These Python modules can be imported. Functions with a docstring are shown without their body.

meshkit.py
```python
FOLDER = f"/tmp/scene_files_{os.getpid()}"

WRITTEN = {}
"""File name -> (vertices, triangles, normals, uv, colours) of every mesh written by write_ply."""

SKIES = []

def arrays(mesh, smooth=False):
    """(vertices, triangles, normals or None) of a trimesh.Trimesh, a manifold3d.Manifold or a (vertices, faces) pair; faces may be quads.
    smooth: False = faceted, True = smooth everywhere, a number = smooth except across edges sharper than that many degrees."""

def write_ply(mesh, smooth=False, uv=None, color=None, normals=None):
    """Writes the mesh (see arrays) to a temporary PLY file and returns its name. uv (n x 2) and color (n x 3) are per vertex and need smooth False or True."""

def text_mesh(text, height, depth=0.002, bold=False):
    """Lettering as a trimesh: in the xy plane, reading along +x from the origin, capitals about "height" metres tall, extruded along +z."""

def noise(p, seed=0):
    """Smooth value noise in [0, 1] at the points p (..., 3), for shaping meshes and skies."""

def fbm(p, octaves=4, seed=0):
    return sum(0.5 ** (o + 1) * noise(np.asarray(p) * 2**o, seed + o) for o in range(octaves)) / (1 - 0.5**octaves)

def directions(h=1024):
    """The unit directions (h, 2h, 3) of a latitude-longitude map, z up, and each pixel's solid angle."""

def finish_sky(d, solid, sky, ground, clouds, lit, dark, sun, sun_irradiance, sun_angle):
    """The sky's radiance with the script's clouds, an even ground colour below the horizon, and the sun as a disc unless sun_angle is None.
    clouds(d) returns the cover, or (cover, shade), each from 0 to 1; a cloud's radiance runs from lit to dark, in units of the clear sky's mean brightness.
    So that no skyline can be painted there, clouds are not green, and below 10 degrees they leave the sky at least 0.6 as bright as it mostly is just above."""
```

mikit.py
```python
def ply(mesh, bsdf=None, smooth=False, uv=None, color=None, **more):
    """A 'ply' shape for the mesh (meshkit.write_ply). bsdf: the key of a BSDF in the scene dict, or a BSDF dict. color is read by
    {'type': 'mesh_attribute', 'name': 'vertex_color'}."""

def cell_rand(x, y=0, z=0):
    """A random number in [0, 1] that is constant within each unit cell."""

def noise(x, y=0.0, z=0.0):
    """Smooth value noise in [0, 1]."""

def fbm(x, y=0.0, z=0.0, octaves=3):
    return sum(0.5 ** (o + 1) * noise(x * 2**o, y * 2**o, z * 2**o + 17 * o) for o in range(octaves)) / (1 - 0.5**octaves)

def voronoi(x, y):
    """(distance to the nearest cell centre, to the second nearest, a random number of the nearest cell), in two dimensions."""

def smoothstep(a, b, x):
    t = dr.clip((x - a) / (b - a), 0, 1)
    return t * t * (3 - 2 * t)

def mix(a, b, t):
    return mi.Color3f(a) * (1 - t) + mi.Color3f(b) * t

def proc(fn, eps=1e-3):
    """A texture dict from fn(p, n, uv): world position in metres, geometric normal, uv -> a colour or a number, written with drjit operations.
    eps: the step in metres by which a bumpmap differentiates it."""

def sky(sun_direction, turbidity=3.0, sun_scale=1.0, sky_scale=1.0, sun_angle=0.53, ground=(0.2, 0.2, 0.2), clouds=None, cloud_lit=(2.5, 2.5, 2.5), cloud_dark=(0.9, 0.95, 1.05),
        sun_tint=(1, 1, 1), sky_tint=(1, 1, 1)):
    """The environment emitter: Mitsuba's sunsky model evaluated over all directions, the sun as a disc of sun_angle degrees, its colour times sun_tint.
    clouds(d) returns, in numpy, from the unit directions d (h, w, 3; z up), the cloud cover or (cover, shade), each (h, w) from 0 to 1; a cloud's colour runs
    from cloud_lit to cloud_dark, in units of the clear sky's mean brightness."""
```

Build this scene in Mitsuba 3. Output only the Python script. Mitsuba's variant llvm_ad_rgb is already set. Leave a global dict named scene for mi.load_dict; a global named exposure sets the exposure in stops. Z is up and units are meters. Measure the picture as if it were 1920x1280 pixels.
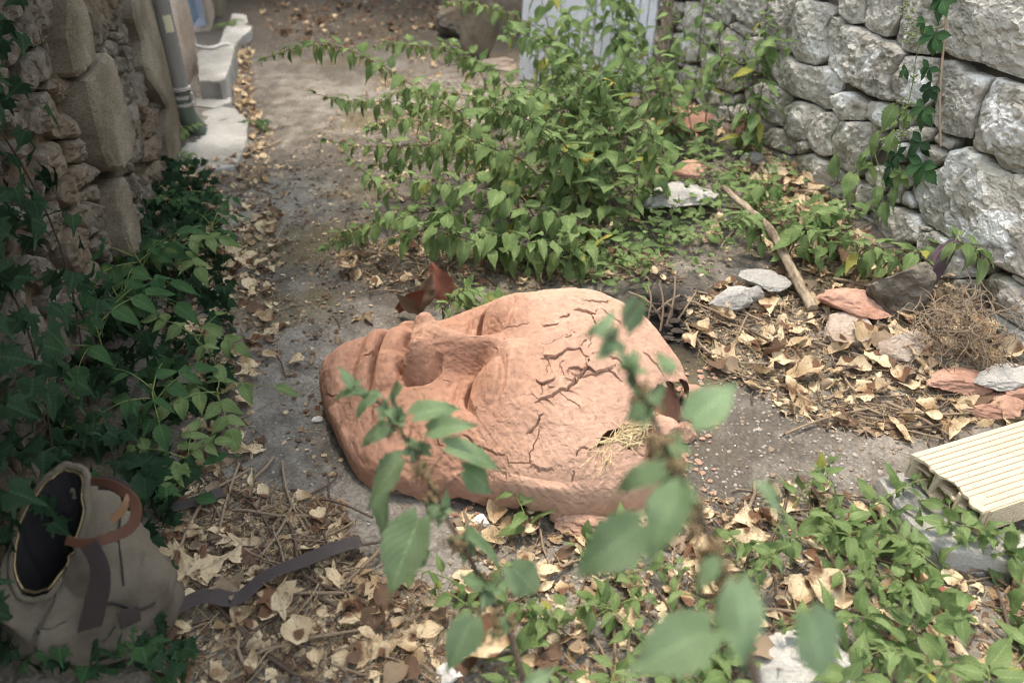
import math, random, numpy as np, trimesh, mitsuba as mi, drjit as dr, mikit, meshkit
import shapely
from shapely.geometry import Polygon, LineString, Point
from scipy.spatial import Delaunay
from mikit import noise, fbm, voronoi, cell_rand, smoothstep, mix, proc

# ---------------------------------------------------------------- camera, sky, exposure
T4 = mi.ScalarTransform4f
CAM = np.array([0.0, 0.0, 1.6]); PITCH = math.radians(34.0); FPX = 1493.0
FWD = np.array([0, math.cos(PITCH), -math.sin(PITCH)]); UPV = np.array([0, math.sin(PITCH), math.cos(PITCH)])
scene, labels = {}, {}
scene['camera'] = {'type': 'thinlens', 'fov': math.degrees(2 * math.atan(960 / FPX)), 'fov_axis': 'x', 'near_clip': 0.05, 'far_clip': 400.0,
                   'aperture_radius': 0.0075, 'focus_distance': 2.40,
                   'to_world': T4().look_at(origin=CAM.tolist(), target=(CAM + FWD).tolist(), up=[0, 0, 1])}
scene['sky_light'] = mikit.sky((-0.10, 0.24, 0.965), turbidity=4, sun_scale=0.40, sun_angle=15, sun_tint=(.98, 1.0, 1.03), clouds=lambda d: np.ones(d.shape[:2]),
                               cloud_lit=(2.32, 2.5, 2.72), cloud_dark=(1.6, 1.65, 1.75))
exposure = 3.12

# ---------------------------------------------------------------- helpers
def ray(u, v):
    d = FWD + (u - 960) / FPX * np.array([1.0, 0, 0]) + (640 - v) / FPX * UPV
    return d
def at_y(u, v, y): d = ray(u, v); return CAM + d * (y / d[1])
def at_d(u, v, depth): return CAM + ray(u, v) * depth              # depth along the view axis
def at_plane(u, v, P, n):
    d = ray(u, v); t = np.dot(np.asarray(P) - CAM, n) / np.dot(d, n); return CAM + d * t
def nz(x): x = np.asarray(x, float); return x / (math.sqrt(float((x * x).sum())) + 1e-12)
def sst(a, b, x): t = np.clip((x - a) / (b - a), 0, 1); return t * t * (3 - 2 * t)
def _h(i, j, k):
    n = (i * 374761393 + j * 668265263 + k * 1274126177) & 0x7FFFFFFF
    n = ((n ^ (n >> 13)) * 1274126177) & 0x7FFFFFFF
    return ((n ^ (n >> 16)) & 0xFFFF) / 65535.0
def vnoise(p):                                                       # value noise in [-1, 1], p (n, 3)
    p = np.asarray(p, float); i = np.floor(p).astype(np.int64); f = p - i; f = f * f * (3 - 2 * f); i = i + 100000
    r = 0
    for a in (0, 1):
        for b in (0, 1):
            for c in (0, 1):
                w = (f[:, 0] if a else 1 - f[:, 0]) * (f[:, 1] if b else 1 - f[:, 1]) * (f[:, 2] if c else 1 - f[:, 2])
                r = r + w * _h(i[:, 0] + a, i[:, 1] + b, i[:, 2] + c)
    return 2 * r - 1
def nfbm(p, oct=4):
    p = np.asarray(p, float); r = 0
    for o in range(oct): r = r + 0.5 ** o * vnoise(p * 2 ** o + 31.7 * o)
    return r / (2 - 0.5 ** (oct - 1))
def n2(x, y, f, oct=3, z=0.0):
    x = np.asarray(x, float); s = x.shape
    return nfbm(np.stack([x.ravel() * f, np.asarray(y, float).ravel() * f, np.full(x.size, z)], 1), oct).reshape(s)

COUNT = {}
def numbered(name):
    k = COUNT.get(name, 0); COUNT[name] = k + 1
    return name if k == 0 else f'{name}_{k:03d}'
def add(name, d, parent=None):
    key = numbered((parent + '__' if parent else '') + name); scene[key] = d; return key
def tag(key, label=None, cat=None, group=None, kind=None):
    e = labels.setdefault(key, {})
    for a, b in (('label', label), ('category', cat), ('group', group), ('kind', kind)):
        if b: e[a] = b
    return key
def thing(name, label, cat, group=None): return tag(numbered(name), label, cat, group)
def cross3(a, b): return np.array([a[1] * b[2] - a[2] * b[1], a[2] * b[0] - a[0] * b[2], a[0] * b[1] - a[1] * b[0]])
def mat_frame(pos, dirv, nrm, s=1.0, sx=1.0):                        # local y along dirv, local z along nrm
    y = nz(dirv); x = nz(cross3(y, nrm)); z = cross3(x, y); m = np.eye(4)
    m[:3, 0] = x * s * sx; m[:3, 1] = y * s; m[:3, 2] = z * s; m[:3, 3] = pos; return m
def put(d, m): return {**d, 'to_world': T4(np.asarray(m).tolist())}
def xform(v, m): return v @ m[:3, :3].T + m[:3, 3]
class MB:                                                            # many pieces joined in one mesh
    def __init__(s): s.v, s.f, s.n, s.uv = [], [], 0, []
    def add(s, v, f, uv=None):
        s.v.append(np.asarray(v, float)); s.f.append(np.asarray(f, int) + s.n); s.n += len(v)
        s.uv.append(np.zeros((len(v), 2)) if uv is None else uv)
    def ply(s, bsdf, smooth=False): 
        return mikit.ply((np.vstack(s.v), np.vstack(s.f)), bsdf, smooth=smooth, uv=np.vstack(s.uv) if smooth in (True, False) else None)
def tube(pts, rad, sides=6, cap=True):
    p = np.asarray(pts, float); n = len(p); rad = np.broadcast_to(rad, (n,)).astype(float)
    t = np.gradient(p, axis=0); t /= np.linalg.norm(t, axis=1, keepdims=True) + 1e-12
    a = np.cross(t[0], [0.3, 0.2, 0.93] if abs(t[0][2]) < 0.8 else [1, 0.1, 0]); a = nz(a); fr = []
    for k in range(n):
        a = nz(a - t[k] * np.dot(a, t[k])); fr.append((a, np.cross(t[k], a)))
    ang = np.arange(sides) * 2 * np.pi / sides
    v = np.vstack([p[k] + rad[k] * (np.cos(ang)[:, None] * fr[k][0] + np.sin(ang)[:, None] * fr[k][1]) for k in range(n)])
    f = []
    for k in range(n - 1):
        for j in range(sides):
            q = [k * sides + j, k * sides + (j + 1) % sides, (k + 1) * sides + (j + 1) % sides, (k + 1) * sides + j]
            f += [[q[0], q[1], q[2]], [q[0], q[2], q[3]]]
    if cap:
        for base, c, flip in ((0, p[0], True), ((n - 1) * sides, p[-1], False)):
            v = np.vstack([v, c]); ci = len(v) - 1
            for j in range(sides):
                e = [base + j, base + (j + 1) % sides, ci]; f.append(e[::-1] if flip else e)
    return v, np.array(f)
def spline(ctrl, n):
    c = np.asarray(ctrl, float); m = len(c)
    if m == 2: return c[0] + (c[1] - c[0]) * np.linspace(0, 1, n)[:, None]
    from scipy.interpolate import CubicSpline
    d = np.r_[0, np.cumsum(np.linalg.norm(np.diff(c, axis=0), axis=1) ** 0.7)]
    return CubicSpline(d, c, bc_type='natural')(np.linspace(0, d[-1], n))
def ribbon(ctrl, w, th, n, up=(0, 0, 1), ups=None):                  # flat band with thickness along a curve; ups: normal per control point
    p = spline(ctrl, n); t = np.gradient(p, axis=0); t /= np.linalg.norm(t, axis=1, keepdims=True)
    u = np.tile(np.asarray(up, float), (n, 1)) if ups is None else np.stack([np.interp(np.linspace(0, 1, n), np.linspace(0, 1, len(ups)), np.asarray(ups, float)[:, k]) for k in range(3)], 1)
    s = np.cross(t, u); s /= np.linalg.norm(s, axis=1, keepdims=True); u = np.cross(s, t)
    w = np.broadcast_to(w, (n,))[:, None] / 2
    rows = [p + s * w + u * th * .5, p + s * w * .9 + u * th, p - s * w * .9 + u * th, p - s * w + u * th * .5, p - s * w * .9 - u * 0, p + s * w * .9 - u * 0]
    k = len(rows); v = np.stack(rows, 1).reshape(-1, 3); f = []
    for i in range(n - 1):
        for j in range(k):
            a, b = i * k + j, i * k + (j + 1) % k; f += [[a, b, b + k], [a, b + k, a + k]]
    for b in (0, (n - 1) * k): f += [[b, b + j, b + j + 1] for j in range(1, k - 1)]
    return v, np.array(f)
def box(x0, x1, y0, y1, z0, z1):
    return np.array([[x, y, z] for x in (x0, x1) for y in (y0, y1) for z in (z0, z1)], float), trimesh.creation.box().faces
def rbox(sx, sy, sz, r=0.01, seg=2):                                # rounded box centred at origin
    import manifold3d as m3
    s = m3.Manifold.sphere(r, 8 * seg)
    h = m3.Manifold.batch_hull([s.translate([a * (sx / 2 - r), b * (sy / 2 - r), c * (sz / 2 - r)]) for a in (-1, 1) for b in (-1, 1) for c in (-1, 1)])
    m = h.to_mesh(); return np.array(m.vert_properties[:, :3]), np.array(m.tri_verts)

# ---------------------------------------------------------------- the alley's two wall lines and the ground relief
RP, RD, RN = np.array([0.98, 5.28, 0]), nz([-0.228, 0.974, 0]), None
RN = np.array([-RD[1], RD[0], 0])                                   # right wall normal, towards the path
LP, LD = np.array([-1.63, 3.17, 0]), nz([-0.222, 0.975, 0])
LN = np.array([LD[1], -LD[0], 0])                                   # left wall normal, towards the path
def gz_raw(x, y):
    x = np.asarray(x, float); y = np.asarray(y, float)
    dR = (x - RP[0]) * RN[0] + (y - RP[1]) * RN[1]; dL = (x - LP[0]) * LN[0] + (y - LP[1]) * LN[1]
    rise = 0.13 * (1 - sst(0.05, 0.85, dR)) * sst(1.7, 2.5, y) * (1 - 0.6 * sst(4.2, 5.5, y))
    rise = rise + 0.09 * np.exp(-(((x - .55) / .35) ** 2 + ((y - 2.65) / .3) ** 2)) + 0.05 * np.exp(-(((x - .6) / .6) ** 2 + ((y - 3.4) / .6) ** 2))
    rise = rise + 0.05 * (1 - sst(0.05, 0.5, dL)) 
    return rise + 0.012 * n2(x, y, 2.2, 3) + 0.004 * n2(x, y, 13, 2)
GX0, GY0, GST = -4.0, -1.0, .02
GRID = gz_raw(*np.meshgrid(GX0 + GST * np.arange(360), GY0 + GST * np.arange(640)))
def gz(x, y):                                                        # the ground's height, read from a grid
    if np.ndim(x) == 0:
        a, b = min(max((x - GX0) / GST, 0), 358.99), min(max((y - GY0) / GST, 0), 638.99); i, j = int(a), int(b); a -= i; b -= j
        return (GRID[j, i] * (1 - a) + GRID[j, i + 1] * a) * (1 - b) + (GRID[j + 1, i] * (1 - a) + GRID[j + 1, i + 1] * a) * b
    a = np.clip((np.asarray(x, float) - GX0) / GST, 0, 358.99); b = np.clip((np.asarray(y, float) - GY0) / GST, 0, 638.99); i, j = a.astype(int), b.astype(int); a = a - i; b = b - j
    return (GRID[j, i] * (1 - a) + GRID[j, i + 1] * a) * (1 - b) + (GRID[j + 1, i] * (1 - a) + GRID[j + 1, i + 1] * a) * b
def on_ground(u, v, up=0.0):
    d = ray(u, v); z = 0.0
    for _ in range(12):
        p = CAM + d * ((z - 1.6) / d[2]); z = 0.5 * z + 0.5 * float(gz(p[0], p[1]))
    p[2] = float(gz(p[0], p[1])) + up; return p
# ---------------------------------------------------------------- materials
def two(d): return {'type': 'twosided', 'm': d}
def plain(c, r=0.8, spec=0.3, **k): return two({'type': 'principled', 'base_color': {'type': 'rgb', 'value': list(c)}, 'roughness': r, 'specular': spec, **k})
def tex(fn, r=0.85, spec=0.25, bump=None, scale=1.0, eps=1e-3, **k):
    b = {'type': 'principled', 'base_color': proc(fn), 'roughness': r, 'specular': spec, **k}
    if bump is not None: b = {'type': 'bumpmap', 'arbitrary': proc(bump, eps), 'scale': scale, 'nested': b}
    return two(b)
def thin(fn, r=0.5, trans=0.6): return {'type': 'principledthin', 'base_color': proc(fn), 'roughness': r, 'diff_trans': trans, 'spec_trans': 0.0, 'eta': 1.4}

def ground_c(p, n, uv):
    a = fbm(p.x * 1.7, p.y * 1.7, 0., 4); b = fbm(p.x * 14, p.y * 14, 3., 3); g = noise(p.x * 160, p.y * 160)
    c = mix([.102, .090, .076], [.232, .212, .186], smoothstep(.3, .7, a * .55 + b * .45))
    c = mix(c, [.13, .105, .045], .5 * smoothstep(.52, .7, fbm(p.x * 2.3 + 9, p.y * 2.3, 1., 3)))            # moss film
    f1, f2, w = voronoi(p.x * 60, p.y * 60)
    peb = smoothstep(.36, .2, f1) * smoothstep(.72, .78, w)
    c = mix(c, mix([.22, .19, .17], [.42, .39, .36], cell_rand(w * 991.)), peb * .4)
    c = c * (0.72 + .56 * g)
    char_ = dr.exp(-(dr.square((p.x - .56) / .2) + dr.square((p.y - 2.42) / .22))) * (0.6 + .8 * b)
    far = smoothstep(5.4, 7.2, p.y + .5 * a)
    c = mix(c, [.050, .043, .036], .85 * far)                                                                 # far end darkened: the tree shade is put into the colour
    return mix(c, [.012, .011, .011], dr.clip(char_ * 1.15, 0, 1))
def ground_b(p, n, uv):
    f1, f2, w = voronoi(p.x * 60, p.y * 60)
    return .006 * fbm(p.x * 40, p.y * 40, 0., 3) + .004 * smoothstep(.45, .2, f1) * smoothstep(.6, .7, w)
scene['m_ground'] = tex(ground_c, .95, .15, ground_b, 1.0)

def clay_c(p, n, uv):
    a = fbm(p.x * 5, p.y * 5, p.z * 5, 3); b = noise(p.x * 90, p.y * 90, p.z * 90)
    top = smoothstep(.5, .68, fbm(p.x * 3 + 4, p.y * 3, p.z * 3, 3))
    c = mix([.31, .165, .112], [.40, .232, .163], a)
    dust = smoothstep(.0, .35, p.x + .25 * a) * .55 + top * .25
    c = mix(c, [.50, .345, .265], dr.clip(dust, 0, .5))
    sp = smoothstep(.80, .9, noise(p.x * 300, p.y * 300, p.z * 300))
    return c * (.86 + .28 * b) * (1 - .35 * sp)
def clay_b(p, n, uv):
    s = noise((p.x * .8 + p.z) * 140, (p.y * .3 + p.x * .3) * 30, p.z * 30)
    return .0058 * fbm(p.x * 75, p.y * 75, p.z * 75, 3) + .0022 * s - .0025 * smoothstep(.7, .8, noise(p.x * 120, p.y * 120, p.z * 120)) + .005 * fbm(p.x * 18, p.y * 18, p.z * 18, 2)
scene['m_clay'] = tex(clay_c, .92, .15, clay_b, 1.0)
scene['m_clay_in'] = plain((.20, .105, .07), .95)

def stone_c(p, n, uv):
    a = fbm(p.x * 4, p.y * 4, p.z * 4, 3); b = fbm(p.x * 22, p.y * 22, p.z * 22, 3); g = noise(p.x * 150, p.y * 150, p.z * 150)
    c = mix([.22, .203, .172], [.50, .472, .415], smoothstep(.25, .7, a * .5 + b * .5))
    lich = smoothstep(.53, .6, fbm(p.x * 7 + 3, p.y * 7, p.z * 7, 4)) * smoothstep(.42, .6, noise(p.x * 1.9 + 7, p.y * 1.9, p.z * 1.9))
    c = mix(c, [.68, .68, .66], lich * .8)
    mo = smoothstep(.55, .7, fbm(p.x * 5 + 20, p.y * 5, p.z * 5, 3)) * smoothstep(.9, .3, p.z)
    c = mix(c, [.17, .17, .11], mo * .6)
    pit = smoothstep(.78, .86, noise(p.x * 55, p.y * 55, p.z * 55)) * .25
    return c * (.85 + .3 * g) * (1 - pit)
def stone_b(p, n, uv): return .013 * fbm(p.x * 34, p.y * 34, p.z * 34, 4) + .003 * noise(p.x * 150, p.y * 150, p.z * 150) - .003 * smoothstep(.7, .85, noise(p.x * 55, p.y * 55, p.z * 55))
scene['m_stone'] = tex(stone_c, .95, .15, stone_b, 1.0)
scene['m_joint'] = plain((.13, .115, .095), .95, .1)

def lstone_c(p, n, uv):
    a = fbm(p.x * 6, p.y * 6, p.z * 6, 3); b = fbm(p.x * 26, p.y * 26, p.z * 26, 3); g = noise(p.x * 170, p.y * 170, p.z * 170)
    c = mix([.062, .052, .040], [.20, .178, .148], smoothstep(.25, .72, a * .55 + b * .45))
    c = mix(c, [.17, .125, .085], .6 * smoothstep(.48, .66, fbm(p.x * 3 + 8, p.y * 3, p.z * 3, 3)))
    return c * (.8 + .4 * g)
scene['m_lstone'] = tex(lstone_c, .95, .15, stone_b, 1.0)
def mortar_c(p, n, uv):
    a = fbm(p.x * 5, p.y * 5, p.z * 5, 3); b = fbm(p.x * 40, p.y * 40, p.z * 40, 3)
    c = mix([.075, .055, .040], [.20, .155, .115], a * .5 + b * .5)
    return mix(c, [.11, .115, .07], .6 * smoothstep(.6, .1, p.z) * a)
scene['m_mortar'] = tex(mortar_c, .95, .1, stone_b, 1.2)
def granite_c(p, n, uv):
    g = noise(p.x * 190, p.y * 190, p.z * 190); h = noise(p.x * 110 + 5, p.y * 110, p.z * 110); a = fbm(p.x * 4, p.y * 4, p.z * 4, 3)
    c = mix([.12, .10, .073], [.225, .195, .15], smoothstep(.3, .7, a))
    return c * (.55 + .55 * g + .35 * h)
scene['m_granite'] = tex(granite_c, .9, .2, stone_b, .35)
def conc_c(p, n, uv):
    g = noise(p.x * 210, p.y * 210, p.z * 210); a = fbm(p.x * 3, p.y * 3, p.z * 3, 4)
    return mix([.24, .232, .215], [.42, .41, .385], smoothstep(.3, .7, a)) * (.8 + .4 * g)
scene['m_concrete'] = tex(conc_c, .92, .2, stone_b, .45)
def rend_c(p, n, uv):
    g = noise(p.x * 150, p.y * 150, p.z * 150); a = fbm(p.x * 3, p.y * 3, p.z * 3, 4)
    return mix([.30, .235, .185], [.46, .40, .345], smoothstep(.3, .7, a)) * (.7 + .55 * g)
scene['m_render'] = tex(rend_c, .95, .15, stone_b, .5)

# leaves: uv = (across, along) with veins; colour varies slowly in space
def leafcol(dark, light, old, f, oldt):
    def fn(p, n, uv):
        k = noise(p.x * f, p.y * f, p.z * f); v = dr.abs(uv.x - .5) * 2
        c = mix(dark, light, k)
        c = mix(c, old, smoothstep(oldt, oldt + .12, noise(p.x * f * .7 + 31, p.y * f * .7, p.z * f * .7)))
        w = (uv.y - .42 * v) * 8; w = dr.abs(w - dr.floor(w) - .5)
        vein = dr.maximum(smoothstep(.13, .0, w) * .55, smoothstep(.09, .0, v))
        return c * (.74 + .60 * w) * (1 + .55 * vein)
    return fn
scene['m_nettle'] = thin(leafcol([.105, .172, .058], [.29, .385, .175], [.34, .35, .11], 26., .86), .40, .8)
scene['m_nettle_skysheen'] = thin(leafcol([.15, .235, .115], [.31, .42, .25], [.33, .36, .14], 26., .9), .38, .8)  # near leaves: nettle green made paler, sky gloss put into the colour
scene['m_ivy'] = thin(leafcol([.018, .042, .022], [.052, .092, .050], [.08, .10, .03], 20., .9), .33, .35)
scene['m_creeper'] = thin(leafcol([.036, .088, .040], [.090, .165, .070], [.20, .26, .07], 18., .84), .4, .55)
scene['m_yellow'] = thin(leafcol([.26, .28, .07], [.40, .38, .11], [.33, .24, .08], 40., .7), .5, .7)
def dry_c(p, n, uv):
    k = noise(p.x * 23, p.y * 23, p.z * 9); v = dr.abs(uv.x - .5) * 2; k2 = noise(p.x * 31 + 5, p.y * 31, 2.)
    c = mix([.36, .25, .145], [.72, .59, .40], smoothstep(.1, .7, k))
    c = mix(c, [.19, .11, .07], smoothstep(.66, .8, k2))
    sp = smoothstep(.68, .8, noise(p.x * 190, p.y * 190, p.z * 100))
    w = (uv.y - .42 * v) * 6; w = dr.abs(w - dr.floor(w) - .5)
    return c * (.9 + .2 * w) * (1 - .35 * sp) * (1 - .25 * smoothstep(.09, .0, v))
scene['m_dry'] = thin(dry_c, .6, .35)
scene['m_brownleaf'] = {'type': 'principledthin', 'base_color': {'type': 'rgb', 'value': [.15, .10, .07]}, 'roughness': .65, 'diff_trans': .25, 'eta': 1.4}
scene['m_greyleaf'] = {'type': 'principledthin', 'base_color': {'type': 'rgb', 'value': [.27, .205, .145]}, 'roughness': .7, 'diff_trans': .25, 'eta': 1.4}
scene['m_stem'] = plain((.075, .055, .04), .6); scene['m_stemgreen'] = plain((.16, .20, .07), .6)
scene['m_seed'] = plain((.27, .28, .10), .8); scene['m_seedbrown'] = plain((.20, .145, .08), .9)
scene['m_twig'] = plain((.25, .19, .135), .9); scene['m_twigdark'] = plain((.11, .08, .06), .9); scene['m_straw'] = plain((.56, .45, .27), .85)
scene['m_pebble'] = plain((.33, .295, .265), .9); scene['m_chip'] = plain((.60, .58, .55), .9)
def wood_c(p, n, uv):
    s = fbm(p.x * 70, p.y * 22, p.z * 30, 4)
    return mix([.11, .085, .06], [.36, .29, .21], smoothstep(.25, .7, s))
def wood_b(p, n, uv): return .006 * fbm(p.x * 90, p.y * 30, p.z * 40, 3)
scene['m_wood'] = tex(wood_c, .9, .15, wood_b, 1.0)
def white_c(p, n, uv):
    s = fbm(p.x * 70, p.z * 5, p.y * 70, 3); a = fbm(p.x * 6, p.z * 6, 0., 3)
    c = mix([.56, .58, .62], [.70, .72, .76], s)
    return mix(c, [.28, .25, .22], .7 * smoothstep(.6, .72, a * .6 + s * .4))
scene['m_whitewood'] = tex(white_c, .65, .3)
def canvas_c(p, n, uv):
    a = fbm(p.x * 7, p.y * 7, p.z * 7, 3); w = noise(p.x * 420, p.y * 420, p.z * 420)
    c = mix([.085, .072, .056], [.17, .148, .115], smoothstep(.3, .65, a))
    return mix(c, [.10, .085, .07], .55 * smoothstep(.22, .02, p.z)) * (.88 + .24 * w)
def canvas_b(p, n, uv): return .014 * dr.abs(fbm(p.x * 16, p.y * 16, p.z * 9, 3) - .5) + .005 * fbm(p.x * 22, p.y * 22, p.z * 22, 3) + .0008 * noise(p.x * 400, p.y * 400, p.z * 400)
scene['m_canvas'] = tex(canvas_c, .9, .15, canvas_b, 1.0)
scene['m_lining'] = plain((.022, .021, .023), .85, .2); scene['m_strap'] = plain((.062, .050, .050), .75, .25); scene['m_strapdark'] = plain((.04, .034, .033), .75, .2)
scene['m_leather'] = plain((.115, .055, .037), .4, .5); scene['m_tan'] = plain((.20, .105, .05), .5, .4); scene['m_brass'] = plain((.32, .25, .14), .4, .5, metallic=.8)
def brick_c(p, n, uv):
    a = fbm(p.x * 8, p.y * 8, p.z * 8, 3); g = noise(p.x * 260, p.y * 260, p.z * 260)
    c = mix([.52, .42, .30], [.60, .51, .39], a)
    return c * (.93 + .14 * g) * (1 - .45 * smoothstep(.86, .93, noise(p.x * 100, p.y * 100, p.z * 40)))
scene['m_hollow'] = tex(brick_c, .85, .2)
def red_c(p, n, uv):
    a = fbm(p.x * 16, p.y * 16, p.z * 16, 3); g = noise(p.x * 140, p.y * 140, p.z * 140)
    return mix([.30, .15, .105], [.46, .30, .23], a) * (.8 + .4 * g)
scene['m_redbrick'] = tex(red_c, .92, .15, stone_b, .5)
scene['m_purple'] = plain((.10, .07, .08), .8); scene['m_char'] = plain((.055, .047, .040), .95, .1)
scene['m_pipe'] = plain((.20, .195, .185), .55, .4); scene['m_shoe'] = plain((.085, .105, .085), .6, .35); scene['m_ring'] = plain((.36, .34, .32), .5, .4)
scene['m_label'] = plain((.55, .52, .36), .7); scene['m_blue'] = plain((.15, .20, .27), .6); scene['m_bluepale'] = plain((.30, .35, .42), .6); scene['m_hose'] = plain((.62, .60, .57), .5)
scene['m_rust'] = plain((.22, .085, .055), .7); scene['m_bottle'] = plain((.10, .16, .24), .3, .5)
# ---------------------------------------------------------------- ground
def grid_ground():
    def axis(a, b, st, far): 
        return np.r_[-far, -far * .5, a - 8, a - 3, a - 1, np.arange(a, b + 1e-6, st), b + 1, b + 3, b + 8, far * .5, far]
    xs, ys = axis(-2.9, 2.3, .022, 60), axis(.3, 8.6, .03, 60)
    X, Y = np.meshgrid(xs, ys); Z = gz(X, Y); Z = np.where((abs(X) > 6) | (Y > 12) | (Y < -4), 0, Z)
    n, m = X.shape; i = np.arange(n * m).reshape(n, m)
    f = np.vstack([np.stack([i[:-1, :-1], i[:-1, 1:], i[1:, 1:]], -1).reshape(-1, 3), np.stack([i[:-1, :-1], i[1:, 1:], i[1:, :-1]], -1).reshape(-1, 3)])
    return np.stack([X, Y, Z], -1).reshape(-1, 3), f
add('ground', mikit.ply(grid_ground(), 'm_ground', smooth=True)); tag('ground', 'trodden grey brown earth path with grit and shade coloured in at the far end', kind='structure')

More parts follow.
